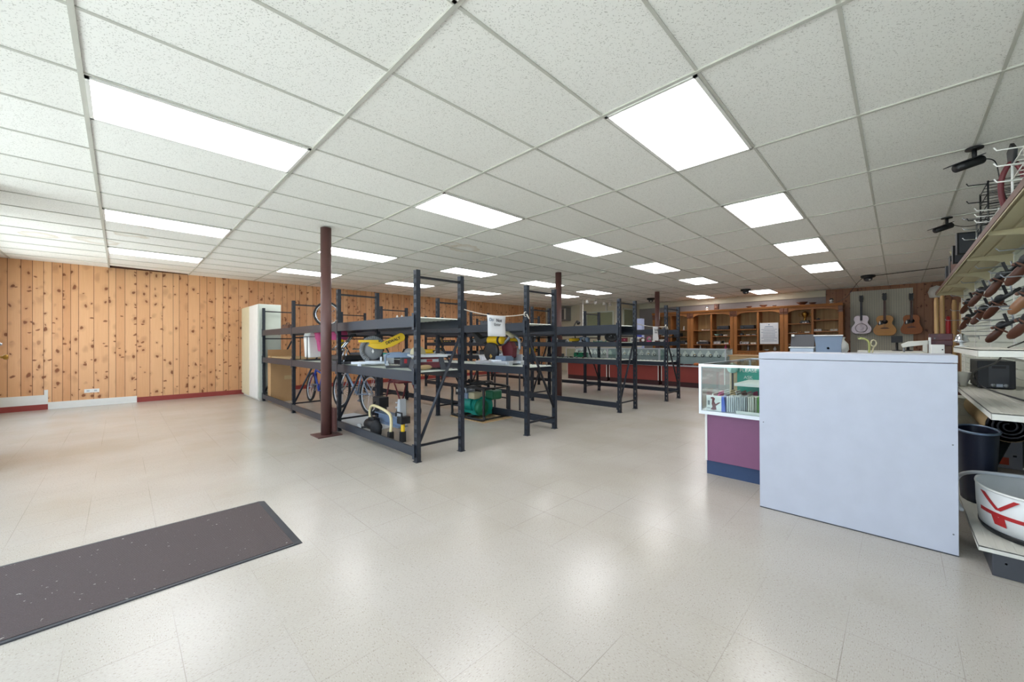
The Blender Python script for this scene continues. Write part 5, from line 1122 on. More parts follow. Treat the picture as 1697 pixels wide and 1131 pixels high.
MB().box(0, 0.2, -0.0, 0.0, 0, 0).box(0.0, 0.24, -0.005, 0.125, 0.0, 0.075).build('lower_tier', 'brown', t, 0.003)
MB().box(-0.01, 0.26, -0.01, 0.13, 0.076, 0.125).build('middle_tier', 'mahog', t, 0.003)
MB().box(-0.01, 0.26, -0.01, 0.13, 0.126, 0.185).build('lid', 'mahog', t, 0.004)
MB().ball((-0.014, 0.10, 0.142), 0.006).build('clasp', 'steel', t)
t = thing('sewing_machine', 'cream sewing machine on the white side counter left of the dark red case', 'sewing machine', (4.95, -0.10, ZS), 0)
MB().box(-0.05, 0.05, -0.08, 0.09, 0, 0.02).box(-0.03, 0.03, -0.08, -0.05, 0.02, 0.10).prism([(-0.085, 0.09), (0.075, 0.06), (0.085, 0.09), (0.04, 0.115), (-0.085, 0.125)], -0.03, 0.03, 'YZ').build('body', 'offwhite', t, 0.006)
MB().cyl((0, 0.065, 0.02), (0, 0.065, 0.06), 0.006).build('needle_bar', 'steel', t)
MB().box(-0.02, 0.02, -0.1, -0.085, 0, 0.15).build('side_cover', 'white', t, 0.003)
t = thing('label_printer', 'white label printer on the side counter beside the silver lamp', 'printer', (4.62, -0.225, ZS), 0)
MB().box(-0.04, 0.05, -0.034, 0.04, 0.0, 0.09).build('body', 'white', t, 0.004)
MB().box(-0.043, -0.04, -0.025, 0.02, 0.006, 0.018).build('paper_slot', 'grey', t)
MB().ball((-0.041, -0.022, 0.05), 0.005).build('button', 'black', t)
t = thing('domed_lamp', 'silver domed lamp on the upper side shelf at the right end of the lavender counter', 'lamp', (4.18, -0.315, 1.161), 0)
t.scale = (0.75, 0.75, 0.8)
MB().lathe([(0.045, 0), (0.045, 0.006), (0.012, 0.012), (0.012, 0.03), (0.0, 0.03)]).build('base', 'white', t)
MB().lathe([(0.01, 0.03), (0.048, 0.045), (0.052, 0.052), (0.046, 0.056), (0.04, 0.075), (0.03, 0.10), (0.012, 0.115), (0.0, 0.118)]).build('dome', 'chrome', t)
# long white worktop by the guitar wall with two black stands
t = thing('work_bench', 'white topped bench below the guitars', 'bench', (9.7, -0.35, 0))
MB().box(0, 0.6, 0, 0.9, 0.98, 1.02).build('top', 'white', t, 0.003)
for x, y in ((0.03, 0.03), (0.03, 0.87), (0.57, 0.03), (0.57, 0.87)): MB().box(x - 0.025, x + 0.025, y - 0.025, y + 0.025, 0, 0.98).build('leg', 'grey', t)
for (y, h, w, lab) in ((0.02, 0.27, 0.075, 'tall black stand with a square head on the bench below the guitars'), (-0.12, 0.10, 0.07, 'low black T shaped stand on the bench below the guitars')):
    t = thing('display_stand', lab, 'stand', (9.95, y, 1.021))
    MB().lathe([(0.07, 0), (0.07, 0.01), (0.02, 0.02), (0.018, h - 0.02), (0, h - 0.02)]).build('foot', 'black', t)
    MB().box(-0.02, 0.02, -w, w, h - 0.03 if h < 0.2 else h - 0.12, h).build('head', 'black', t, 0.004)

# ------------------------------------------------------------------ ceiling devices
def bullet(loc, lab, d):
    t = thing('bullet_camera', lab, 'security camera', loc, d, 'black bullet cameras under the ceiling')
    MB().lathe([(0.05, -0.012), (0.05, 0.0), (0.012, -0.0121)], (0, 0, 0)).cyl((0, 0, -0.012), (0, 0, -0.09), 0.014).build('bracket', 'black', t)
    b = MB().cyl((0.05, 0, -0.095), (-0.13, 0, -0.155), 0.033, n=16).build('body', 'black', t)
    MB().prism([(0.05, -0.055), (-0.19, -0.14), (-0.19, -0.146), (0.05, -0.062)], -0.036, 0.036, 'XZ').build('sun_hood', 'darkgrey', t, 0.003)
    return t
bullet((4.72, -0.43, H - 0.007), 'nearer black bullet camera hanging from the ceiling on the right', -0.9); bullet((7.16, -0.43, H - 0.007), 'farther black bullet camera hanging from the ceiling on the right', -0.9)
def cable(lab, pts, r=0.004, m='black'):
    o = MB().tube(curve(pts, 8), r, 6).build('cable', m); return tag(o, lab, 'cable')
cable('thin black cable drooping from the nearer bullet camera to the top shelf', [(4.76, -0.47, 2.63), (4.80, -0.54, 2.60), (4.84, -0.57, 2.45), (4.86, -0.60, 2.32), (4.9, -0.64, 2.20), (5.0, -0.66, 2.06)])
cable('thin black cable running from the farther bullet camera toward the slat wall', [(7.2, -0.47, 2.63), (7.2, -0.6, 2.58), (7.25, -0.8, 2.62), (7.3, -1.1, 2.70)])
for (x, y, lab) in ((12.16, 0.49, 'black dome camera on the ceiling before the guitar wall'), (12.8, 3.14, 'black dome camera on the ceiling before the oak cabinets'), (13.0, 6.1, 'black dome camera on the ceiling left of the far brown post')):
    t = thing('dome_camera', lab, 'security camera', (x, y, H - 0.007), 0, 'black dome cameras')
    MB().lathe([(0.13, 0), (0.13, -0.04), (0.11, -0.055), (0.08, -0.056)], n=22).build('housing', 'black', t)
    MB().lathe([(0.08, -0.05), (0.075, -0.10), (0.05, -0.13), (0.0, -0.14)], n=20).build('dome', 'darkgrey', t)
    MB().ball((-0.06, -0.03, -0.105), 0.02).build('lens', 'white', t)
cable('black cable along the ceiling from the dome camera toward the slat wall', [(12.2, 0.42, H - 0.02), (12.0, 0.0, H - 0.03), (11.9, -0.5, H - 0.02), (11.6, -1.2, H - 0.03), (11.4, -2.0, H - 0.02)], 0.008)
cable('black cable drooping from the dome camera to the top of the oak cabinet', [(12.2, 0.56, H - 0.03), (12.8, 0.72, 2.62), (13.6, 0.95, 2.40), (14.2, 1.15, 2.33), (14.35, 1.25, 2.30)], 0.006)
for k, (x, y) in enumerate([(11.22, 7.52), (11.7, 7.5), (12.25, 7.5), (12.62, 7.48)]):
    t = thing('spotlight', 'small white hanging spotlight, %s from the left in the row of four' % order[k], 'spotlight', (x, y, H - 0.004), 0, 'hanging spotlights before the cream wall')
    MB().lathe([(0.03, 0), (0.03, -0.012), (0.006, -0.012)]).cyl((0, 0, -0.01), (0, 0, -0.08), 0.006).build('stem', 'white', t)
    MB().lathe([(0.02, -0.07), (0.05, -0.09), (0.055, -0.19), (0.045, -0.19), (0.04, -0.12)]).build('shade', 'white', t)
    MB().lathe([(0.0, -0.15), (0.035, -0.155), (0.035, -0.175), (0.0, -0.18)]).build('bulb', 'bulb', t)
o = MB().cyl((0, 0, 0.0), (0, 0, 1.70), 0.012).build('hanging_rod', 'white', None, 0, (11.3, 7.75, 1.02)); tag(o, 'thin white rod hanging from the ceiling beside the four spotlights', 'rod')
o = MB().lathe([(0.07, 0), (0.07, -0.02), (0.05, -0.035), (0, -0.037)]).build('smoke_detector', 'offwhite', None, 0, (7.32, 4.49, H - 0.004)); tag(o, 'round white smoke detector on the ceiling', 'smoke detector')
t = thing('air_conditioner', 'dark grilled wall air conditioner high on the cream wall', 'air conditioner', (XC - 0.35, 9.75, 2.10))
MB().box(0, 0.345, 0, 0.75, 0, 0.56).build('housing', 'grey', t, 0.02)
m = MB()
for k in range(9): m.box(-0.012, 0.0, 0.12, 0.68, 0.06 + 0.045 * k, 0.085 + 0.045 * k)
m.build('grille', 'darkgrey', t)
MB().box(-0.02, 0.0, 0.02, 0.09, 0.05, 0.5).build('control_strip', 'offwhite', t, 0.004)
t = thing('desk_lamp', 'black jointed lamp stand in front of the cream wall', 'lamp', (11.35, 8.1, 0))
MB().lathe([(0.12, 0), (0.12, 0.02), (0.015, 0.03), (0.012, 1.3), (0, 1.3)]).build('base', 'black', t)
MB().tube([(0, 0, 1.3), (0.0, 0.10, 1.72)], 0.02).tube([(0, 0.10, 1.72), (0, -0.05, 1.95)], 0.018).build('arm', 'black', t)
MB().cyl((0, -0.05, 1.95), (0, -0.14, 1.85), 0.03, 0.07).build('shade', 'black', t)
t = thing('wall_lamp', 'white wall lamp head on the panelled wall right of the guitars', 'lamp', (XB, -0.70, 2.45))
MB().cyl((0, 0, 0), (-0.1, 0, 0), 0.05).build('mount', 'white', t)
MB().lathe([(0.13, -0.14), (0.16, 0.0), (0.12, 0.12), (0.0, 0.17)], (-0.14, 0, 0)).build('globe', 'white', t)

# ------------------------------------------------------------------ slat wall gondola on the right
GE0, GE1, GW = 3.05, 9.5, -0.72
t = thing('slatwall_shelving', 'long pale slat wall shelving unit with khaki top shelf along the right', 'shelving', (GE0, 0, 0))
L = GE1 - GE0
m = MB().box(0, L, GW - 0.04, GW - 0.012, 0.14, 2.0)
z = 0.2
while z < 1.98:
    m.box(0, L, GW - 0.012, GW, z, z + 0.064); z += 0.0762
m.build('slat_panel', 'slat', t)
SUP = [0.0, 1.22, 2.44, 3.66, 4.88, 6.10, L - 0.03]
for x in SUP: MB().box(x, x + 0.03, GW - 0.05, GW + 0.004, 0, 2.0).build('standard', 'white', t)
def shelf(x0, x1, y1, z, mat='khaki', lip='white', thick=0.035, ribs=True, name='shelf'):
    s = MB().box(x0, x1, GW, y1, z - 0.006, z)
    if ribs:
        for k in range(5): s.box(x0, x1, y1 - 0.045 - 0.03 * k, y1 - 0.035 - 0.03 * k, z, z + 0.002)
    s.box(x0, x1, y1 - 0.003, y1, z - thick, z).box(x0, x0 + 0.003, GW, y1, z - thick, z).box(x1 - 0.003, x1, GW, y1, z - thick, z)
    return s.build(name, mat, t, 0.0015)
ZTOP = 1.985
shelf(0.0, L, -0.44, ZTOP, 'khaki', thick=0.04, ribs=False, name='top_shelf')  # khaki puts the unlit look of the underside into the shelf colour
MB().box(0, L, -0.4395, -0.436, ZTOP - 0.03, ZTOP + 0.012).build('price_rail', 'brown', t)
for k, x in enumerate(SUP[:-1]):
    q = [(GW, ZTOP - 0.02), (-0.45, ZTOP - 0.02), (-0.45, ZTOP - 0.045)] + [(c.x, c.y) for c in curve([(-0.52, ZTOP - 0.055, 0), (-0.63, ZTOP - 0.075, 0), (GW, ZTOP - 0.14, 0)], 5)]
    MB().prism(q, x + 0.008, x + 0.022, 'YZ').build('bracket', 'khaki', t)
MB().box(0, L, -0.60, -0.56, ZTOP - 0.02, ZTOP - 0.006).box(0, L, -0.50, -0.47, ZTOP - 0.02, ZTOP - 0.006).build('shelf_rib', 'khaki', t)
shelf(0.02, 1.25, -0.285, 1.158, 'offwhite', thick=0.036); shelf(0.0, 1.88, -0.325, 0.845, 'offwhite', thick=0.035); shelf(1.9, 3.7, -0.30, 0.50, 'offwhite', thick=0.03); shelf(0.08, 3.7, -0.288, 0.145, 'offwhite', thick=0.025)
for x in (0.02, 1.25): MB().prism([(GW, 1.12), (-0.40, 1.12), (GW, 1.02)], x, x + 0.012, 'YZ').build('bracket', 'offwhite', t)
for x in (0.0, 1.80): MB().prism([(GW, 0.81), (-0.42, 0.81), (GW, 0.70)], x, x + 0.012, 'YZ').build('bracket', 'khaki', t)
k = MB().box(0.10, 0.13, GW + 0.01, -0.335, 0.0, 0.118).box(0.13, 3.6, -0.36, -0.335, 0.0, 0.118)
k.build('kick_plate', 'darkgrey', t, 0.003)
m = MB()
for (y, z) in ((-0.38, 0.075), (-0.46, 0.04), (-0.56, 0.07)): m.lathe([(0.005, 0.0985), (0.0, 0.0985)], (0, y, z), 'X', 8)
m.build('screw', 'black', t)
# slat hooks
hooks = [(4.05, 1.79), (5.0, 1.80), (6.05, 1.79), (7.2, 1.75), (3.9, 1.60), (4.95, 1.61), (5.95, 1.60), (7.2, 1.57), (3.95, 1.40), (4.95, 1.37), (4.35, 1.68), (4.45, 1.45), (5.5, 1.50), (5.6, 1.34), (6.4, 1.30), (6.9, 1.26), (7.6, 1.25), (8.0, 1.48)]
for (x, z) in hooks:
    MB().tube([(x - GE0, GW + 0.002, z), (x - GE0, -0.47, z), (x - GE0, -0.455, z + 0.02)], 0.0035, 6).box(x - GE0 - 0.012, x - GE0 + 0.012, GW, GW + 0.004, z - 0.03, z + 0.012).build('display_hook', 'steel', t)
# brown leather holsters hung on hooks, tilted
def holster(label, b, tp, c, fat=1.0):
    b, tp = Vector(b), Vector(tp); d = tp - b; Ln = d.length
    t = thing('holster', label, 'holster', b, 0, 'brown leather holsters on the slat wall')
    zq = d.normalized(); x = zq.cross(Vector((1, 0.1, 0))).normalized(); y = zq.cross(x)
    t.rotation_euler = Matrix((x, y, zq)).transposed().to_euler()
    body = MB(); n = 8; secs = [(0.0, 0.010), (0.05, 0.026), (0.18, 0.036), (0.38, 0.034), (0.52, 0.024), (0.60, 0.016)]
    vs = []; fs = []; N = 12
    for (q, r) in secs:
        for k in range(N):
            a = 2 * PI * k / N; vs.append((r * 1.15 * fat * math.cos(a), r * 0.62 * fat * math.sin(a), q * Ln))
    for i in range(len(secs) - 1): fs += [(i * N + k, i * N + (k + 1) % N, (i + 1) * N + (k + 1) % N, (i + 1) * N + k) for k in range(N)]
    fs += [tuple(range(N)), tuple((len(secs) - 1) * N + k for k in range(N))]
    body.add(vs, fs, 0, True).build('pouch', c, t)
    MB().tube([(0.03, 0, 0.45 * Ln), (0.0, 0.0, 0.72 * Ln), (-0.03, 0, 1.0 * Ln)], 0.016, 8, rs=[0.022, 0.017, 0.012]).ball((0.02, 0, 0.62 * Ln), 0.022, sc=(1.2, 0.7, 1.6)).bar((0.0, 0, 0.75 * Ln), (0.06, 0, 0.95 * Ln), 0.012, 0.018).build('grip', 'black', t)
    MB().tube([(0.04 * math.cos(a), 0.028 * math.sin(a), 0.5 * Ln) for a in [2 * PI * k / 14 for k in range(14)]], 0.007, 6, True).ball((0.042, 0.0, 0.45 * Ln), 0.012).build('strap', 'brown', t)
    MB().tube([(0, 0, 0.8 * Ln), (0.0, 0.03, 0.9 * Ln), (0.03, 0.03, 1.02 * Ln)], 0.006, 6).build('buckle', 'steel', t)
colrow = ['nearest', 'second nearest', 'third nearest', 'farthest']
for (nm, b, tp, c) in [('dark brown leather holster in the top row on the slat wall, nearest', (4.057, -.5, 1.559), (3.98, -.64, 1.80), 'leather'), ('dark brown leather holster in the top row on the slat wall, second nearest', (4.893, -.5, 1.551), (4.86, -.64, 1.80), 'leather'), ('dark brown leather holster in the top row on the slat wall, third nearest', (5.944, -.5, 1.545), (5.9, -.64, 1.77), 'leather'), ('dark brown leather holster in the top row on the slat wall, farthest', (6.687, -.5, 1.509), (6.9, -.64, 1.73), 'leather'),
                        ('tan brown leather holster in the middle row on the slat wall, nearest', (3.967, -.5, 1.37), (3.90, -.64, 1.60), 'tanleather'), ('brown leather holster in the middle row on the slat wall, second nearest', (4.993, -.5, 1.38), (4.85, -.64, 1.62), 'leather'), ('brown leather holster in the middle row on the slat wall, third nearest', (5.774, -.5, 1.36), (5.8, -.64, 1.59), 'leather'), ('brown leather holster in the middle row on the slat wall, farthest', (6.758, -.5, 1.33), (6.95, -.64, 1.56), 'leather'),
                        ('brown leather holster in the bottom row on the slat wall, nearer', (4.012, -.5, 1.215), (3.92, -.64, 1.42), 'leather'), ('brown leather holster in the bottom row on the slat wall, farther', (4.879, -.5, 1.19), (4.85, -.64, 1.39), 'leather')]:
    holster(nm, b, tp, c, 0.68)

# goods on the lower shelves of the gondola
t = thing('subwoofer', 'black box loudspeaker seen from behind with a panel and sockets on the middle shelf', 'loudspeaker', (4.55, -0.60, 0.848), 0)
MB().box(0, 0.42, 0.0, 0.18, 0.003, 0.205).build('cabinet', 'black', t, 0.004)
MB().box(-0.003, 0.0, 0.03, 0.125, 0.012, 0.175).build('back_panel', 'darkgrey', t)
MB().box(-0.004, -0.0028, 0.045, 0.11, 0.15, 0.168).build('vent_slot', 'black', t)
m = MB()
for y in (0.045, 0.105): m.cyl((-0.003, y, 0.025), (-0.014, y, 0.025), 0.012)
m.box(-0.006, -0.003, 0.06, 0.09, 0.015, 0.035).build('socket', 'steel', t)
cable('black and white cable looping down over the black loudspeaker', [(3.62, -0.43, 1.125), (3.95, -0.44, 1.06), (4.35, -0.40, 0.99), (4.48, -0.40, 0.93), (4.42, -0.42, 0.88), (4.2, -0.47, 0.853), (3.7, -0.52, 0.853), (3.3, -0.55, 0.853)], 0.005)
cable('black cable curving up the slat wall above the loudspeaker', [(3.7, -0.46, 1.162), (3.9, -0.55, 1.20), (3.75, -0.60, 1.26), (3.5, -0.66, 1.30)], 0.004)
o = put('bowl', (4.68, -0.36, 0.848), 'cream bowl on the middle shelf beside the black loudspeaker', 0.6, 'offwhite', cat='bowl'); o.scale = (0.8, 0.8, 2.6)
t = thing('rolled_mat', 'tan rolled mat with a dark spiral end lying under the middle shelf', 'rolled mat', (4.30, -0.535, 0.613), 0)
MB().tube([(0, 0, 0), (1.2, 0, 0)], 0.11, 24).build('outer_wrap', 'tan', t)
sp = MB(); pts = [(-0.004, 0.13 * (1 - k / 60) * math.cos(k * 0.42) * 0.75, 0.13 * (1 - k / 60) * math.sin(k * 0.42) * 0.75) for k in range(50)]
sp.tube(pts, 0.006, 6).lathe([(0.105, -0.002), (0.0, -0.002)], (0, 0, 0), 'X', 24, 1).build('spiral_end', ['darkgrey', 'black'], t)
t = thing('shipping_carton', 'pale grey shipping carton with an orange sticker on the bottom shelf', 'box', (5.15, -0.66, 0.148), 0)
MB().box(0, 0.5, -0.05, 0.30, 0, 0.285).build('body', 'carton_grey', t, 0.003)
MB().box(-0.002, 0, 0.02, 0.17, 0.03, 0.09).build('orange_sticker', 'sticker', t)
MB().box(-0.002, 0, 0.02, 0.11, 0.17, 0.25).build('address_label', 'white', t)
m = MB()
for k in range(3): m.box(-0.003, -0.002, 0.03, 0.08, 0.185 + 0.02 * k, 0.193 + 0.02 * k)
m.box(-0.003, -0.0021, -0.02, 0.0, 0.10, 0.115).build('print', 'ink', t)
for (x, s, lab) in ((5.55, 1.0, 'white box with black lettering on the low shelf behind the lavender counter'),):
    t = thing('white_box', lab, 'box', (x, -0.52, 0.502), 0)
    MB().box(0, 0.3, -0.1, 0.19, 0, 0.12).build('body', 'white', t, 0.003)
    MB().box(-0.0, 0.28, -0.08, 0.17, 0.121, 0.165).build('lid', 'offwhite', t, 0.004)
    lettering('TOP II', 0.045, 'ink', t, frame_mtx((-0.002, 0.02, 0.055), (0, -1, 0), (0, 0, 1)))
t = thing('funnel', 'black funnel shaped piece standing on the bottom shelf before the grey carton', 'funnel', (4.5, -0.44, 0.147), 0)
MB().lathe([(0.02, 0.0), (0.13, 0.33), (0.12, 0.332), (0.015, 0.01)], (0, 0, 0), n=24).build('shell', 'black', t)
t = thing('plastic_bin', 'tall dark blue curved plastic bin on the bottom shelf beside the lavender counter', 'bin', (4.05, -0.37, 0.147), 0)
m = MB(); n = 16
for s0, s1, mt in ((0.0, 1.0, 0),):
    vs = []; fs = []
    for i in range(7):
        z = 0.46 * i / 6; r = 0.10 + 0.03 * i / 6
        for kx in range(n): a = 2 * PI * kx / n; vs.append((r * 1.5 * math.cos(a), r * 0.75 * math.sin(a), z))
    for i in range(6): fs += [(i * n + q, i * n + (q + 1) % n, (i + 1) * n + (q + 1) % n, (i + 1) * n + q) for q in range(n)]
    fs.append(tuple(range(n))); m.add(vs, fs, 0, True)
m.build('shell', 'midnight', t)
MB().tube([(0.195 * math.cos(2 * PI * q / 24), 0.0975 * math.sin(2 * PI * q / 24), 0.46) for q in range(24)], 0.008, 6, True).build('rim', 'silverblue', t)
# white drum tub with red letters
t = thing('white_drum', 'white tub with red letters and a black foot ring on the bottom shelf', 'tub', (3.52, -0.512, 0.148), 0)
t.scale = (1.0, 0.66, 1.0)
MB().lathe([(0.0, 0.0), (0.27, 0.0), (0.285, 0.02), (0.285, 0.03)], n=48).build('foot_ring', 'black', t)
MB().lathe([(0.28, 0.03), (0.295, 0.12), (0.30, 0.24), (0.294, 0.24), (0.275, 0.05), (0.0, 0.045)], n=48).build('shell', 'trans_white', t)
MB().tube([(0.298 * math.cos(2 * PI * q / 48), 0.298 * math.sin(2 * PI * q / 48), 0.24) for q in range(48)], 0.007, 6, True).build('rim', 'white', t)
def wrapped(strokes, name, z0):
    """letter strokes (quads of angle, height) bent round the tub wall in small steps"""
    mb = MB()
    for (p0, p1, p2, p3) in strokes:          # p0-p1 is one end, p3-p2 the other
        n = 10; vs = []; fs = []
        for i in range(n + 1):
            f = i / n
            for (u, v) in ((p0, p3), (p1, p2)):
                a = math.radians(u[0] + (v[0] - u[0]) * f); z = z0 + u[1] + (v[1] - u[1]) * f
                r = 0.284 + 0.016 * min(1.0, max(0.0, (z - 0.03) / 0.2)) + 0.004
                vs += [(r * math.cos(a), r * math.sin(a), z), ((r + 0.0015) * math.cos(a), (r + 0.0015) * math.sin(a), z)]
        for i in range(n):
            o = i * 4; fs += [(o, o + 2, o + 6, o + 4), (o + 1, o + 5, o + 7, o + 3), (o, o + 4, o + 5, o + 1), (o + 2, o + 3, o + 7, o + 6)]
        mb.add(vs, fs)
    return mb.build(name, 'red', t)
wrapped([((110, 0.075), (118, 0.075), (138, 0.0), (132, 0.0)), ((152, 0.075), (158, 0.075), (138, 0.0), (132, 0.0))], 'red_letter', 0.145)
wrapped([((108, 0.065), (108, 0.045), (162, 0.045), (162, 0.065)), ((126, 0.046), (142, 0.046), (144, 0.0), (130, 0.0))], 'red_letter', 0.065)
cable('grey flexible conduit arching out from behind the lavender counter over the white tub', [(3.45, -0.255, 0.22), (3.75, -0.245, 0.24), (3.80, -0.27, 0.33), (3.70, -0.31, 0.39), (3.62, -0.38, 0.42), (3.60, -0.48, 0.43), (3.65, -0.62, 0.43), (3.7, -0.69, 0.40)], 0.011, 'lightgrey')
# goods on the top shelf
ZG = ZTOP + 0.013
def wire_cage(lab, x0, x1, y0, y1, h, m, n=5, bars=4):
    t = thing('wire_rack', lab, 'wire rack', (x0, y0, ZG - 0.012), 0)
    a, b = x1 - x0, y1 - y0; w = MB()
    for x in (0, a):
        for y in (0, b): MB().tube([(x, y, 0.002), (x, y, h)], 0.006, 6).build('upright', m, t)
    w = MB()
    for k in range(n):
        z = 0.03 + (h - 0.04) * k / (n - 1)
        w.tube([(0, 0, z), (a, 0, z), (a, b, z), (0, b, z)], 0.004, 6, True)
        for q in range(1, bars): w.tube([(a * q / bars, 0, z), (a * q / bars, b, z)], 0.003, 6)
    w.build('wire_tier', m, t)
    for k in range(3):
        z = h * (0.35 + 0.3 * k); MB().tube([(0, b, z), (0, b + 0.10, z + 0.01), (0, b + 0.11, z + 0.03)], 0.004, 6).build('hook', m, t)
    return t
wire_cage('tall black wire rack on the khaki top shelf under the nearer bullet camera', 4.75, 5.15, -0.68, -0.50, 0.46, 'black', 6)
wire_cage('white wire rack on the khaki top shelf at the right picture edge', 3.5, 3.85, -0.68, -0.50, 0.30, 'white', 4)
wire_cage('low white wire basket on the khaki top shelf right of the black wire rack', 4.3, 4.6, -0.66, -0.50, 0.14, 'white', 3, 6)
wire_cage('chrome wire rack on the khaki top shelf behind the black wire rack', 5.3, 5.6, -0.66, -0.52, 0.30, 'chrome', 5)
t = thing('bolt_cutter', 'dark red bolt cutter standing on the khaki top shelf', 'tool', (4.42, -0.58, ZG - 0.01), 0.3); t.location = (4.08, -0.53, ZG - 0.011); t.scale = (1.25, 1.25, 1.25)
MB().tube(curve([(0.0, 0, 0.0), (0.03, 0.02, 0.10), (0.02, 0.03, 0.22), (0.0, 0.0, 0.30), (-0.02, -0.03, 0.22), (-0.02, -0.02, 0.10), (0.0, 0.0, 0.02)]), 0.012).build('handle', 'maroon', t)
MB().prism([(-0.02, 0.28), (0.02, 0.28), (0.03, 0.36), (0.0, 0.40), (-0.03, 0.36)], -0.008, 0.008, 'XZ').build('jaw', 'black', t, 0.003)
put('monitor', (5.85, -0.57, ZG - 0.011), 'black flat screen on the khaki top shelf, nearer of the two', 0.72, 'black', 'darkgrey', 0.35)
put('monitor', (6.45, -0.57, ZG - 0.011), 'black flat screen on the khaki top shelf, farther of the two', 0.66, 'black', 'darkgrey', 0.35)
put('gas can', (6.95, -0.56, ZG - 0.011), 'red-brown can on the khaki top shelf beyond the flat screens', 0.8, 'brown', 'khaki', 0.4, cat='can')
put('speaker', (7.55, -0.56, ZG - 0.011), 'black upright loudspeaker on the khaki top shelf toward its far end', 1.0, 'black', 'darkgrey', cat='loudspeaker')
put('speaker', (8.3, -0.56, ZG - 0.011), 'grey upright loudspeaker at the far end of the khaki top shelf', 0.9, 'darkgrey', 'black', cat='loudspeaker')
put('toolbox', (5.25, -0.56, ZG - 0.011), 'brown leather bag on the khaki top shelf between the wire racks', 0.5, 'leather', 'black', PI / 2, cat='bag').location.x = 4.68
# bats and poles standing in a bin past the end of the gondola
t = thing('umbrella_bin', 'dark bin on the floor past the far end of the slat wall, holding bats', 'bin', (10.0, -0.62, 0))
MB().lathe([(0.22, 0), (0.24, 0.5), (0.23, 0.5), (0.21, 0.02), (0, 0.02)], n=24).build('shell', 'brown', t)
for k, (dx, dy, c, top, lab) in enumerate([(-0.05, 0.15, 'ash', 1.95, 'pale wooden bat standing in the bin, leftmost of the poles'), (0.0, 0.08, 'ash', 2.0, 'thick pale wooden bat with a white end standing in the bin'), (0.04, 0.01, 'red', 1.62, 'dark red bat standing in the bin between the pale poles'), (0.05, -0.06, 'cab_back', 1.9, 'brown wooden pole standing in the bin'), (0.02, -0.14, 'tan', 1.85, 'tan wooden pole standing at the right of the bin')]):
    o = MB().lathe([(0.02, 0), (0.024, 0.02), (0.013, 0.06), (0.015, 0.6), (0.026, 1.0), (0.03, top - 0.1), (0.022, top - 0.02), (0.0, top - 0.02)], n=14).build('bat', c, None, 0, (10.0 + dx, -0.62 + dy, 0.021))
    tag(o, lab, 'bat')


# ------------------------------------------------------------------ tools and odds on the other racks
def rk(kind, x, y, z, lab, s=1.0, c='white', c2='black', rz=0.0, cat=None, group=None): return put(kind, (x, y, z), lab, s, c, c2, rz, cat, group)
# third rack, upper shelf (seen between the brown post and its near end)
r3 = 'on the upper shelf of the third rack'
t = thing('oval_speaker', 'black oval car loudspeaker standing ' + r3, 'loudspeaker', (6.22, 3.66, ZC2 + 0.001), -0.7)
MB().lathe([(0.0, 0.012), (0.02, 0.014), (0.03, 0.006), (0.085, 0.03), (0.10, 0.035), (0.115, 0.02), (0.115, 0.0), (0.05, -0.05), (0.0, -0.05)], (0, 0, 0), 'Y', 28).build('cone', 'black', t).matrix_local = Matrix.Translation((0, 0, 0.088)) @ Matrix.Rotation(PI, 4, 'Z') @ Matrix.Diagonal((1.1, 1, 0.76, 1))
for a in (0.3, 1.9, 2.8): MB().cyl((0.05 * math.cos(a), -0.038, 0.088 + 0.03 * math.sin(a)), (0.05 * math.cos(a), -0.03, 0.088 + 0.03 * math.sin(a)), 0.012).build('tweeter', 'grey', t)
rk('case', 6.2, 4.74, ZC2, 'dark grey tool case ' + r3 + ' by the post', 0.55, 'darkgrey', 'black', 0.8)
rk('grinder', 6.2, 4.46, ZC2, 'yellow and black angle grinder ' + r3, 0.8, 'yellow', 'black', 0.9)
rk('drill', 6.25, 4.30, ZC2, 'blue-grey drill lying ' + r3, 0.55, 'bluegrey', 'steel', 0.7)
rk('circular saw', 6.15, 4.12, ZC2, 'blue-grey circular saw ' + r3, 0.55, 'bluegrey', 'lightgrey', 1.0)
rk('display tray', 6.25, 3.92, ZC2, 'green folder tray lying ' + r3, 0.9, 'green', 'white', 0.6)
rk('vase', 6.15, 4.84, ZC2, 'white can beside the dark tool case ' + r3, 0.5, 'white', cat='can')
rk('camera', 6.15, 4.58, ZC2, 'white small camera ' + r3, 0.5, 'white', 'grey')
for k, (y, c) in enumerate([(4.75, 'darkgrey'), (4.62, 'steel'), (4.5, 'black'), (4.38, 'grey'), (4.22, 'brown')]):
    rk('grinder', 6.15, y, ZC, '%s hand tool lying on the middle shelf of the third rack' % CN[c], 0.35, c, 'black', 1.1 + 0.3 * k, 'hand tool')
# third/fourth rack: red case and small goods
rk('case', 8.05, 4.55, 1.206, 'red tool case on the upper shelf of the farthest rack', 0.9, 'maroon', 'pink', 0.7)
rk('radio', 8.05, 4.15, 1.206, 'white radio on the upper shelf of the farthest rack', 0.7, 'offwhite', 'grey', 0.6)
r4 = 'on the upper shelf of the farthest rack'
for k, (y, kd, c, s) in enumerate([(3.95, 'camera', 'brown', 0.9), (3.80, 'clock', 'pink', 0.8), (3.66, 'drill', 'black', 0.5), (3.52, 'bowl', 'white', 0.7), (3.42, 'watch stand', 'pink', 0.8)]):
    rk(kd, 8.0, y, 1.206, '%s %s near the front end, %s' % (CN[c], kd, r4), s, c, 'white', 0.7)
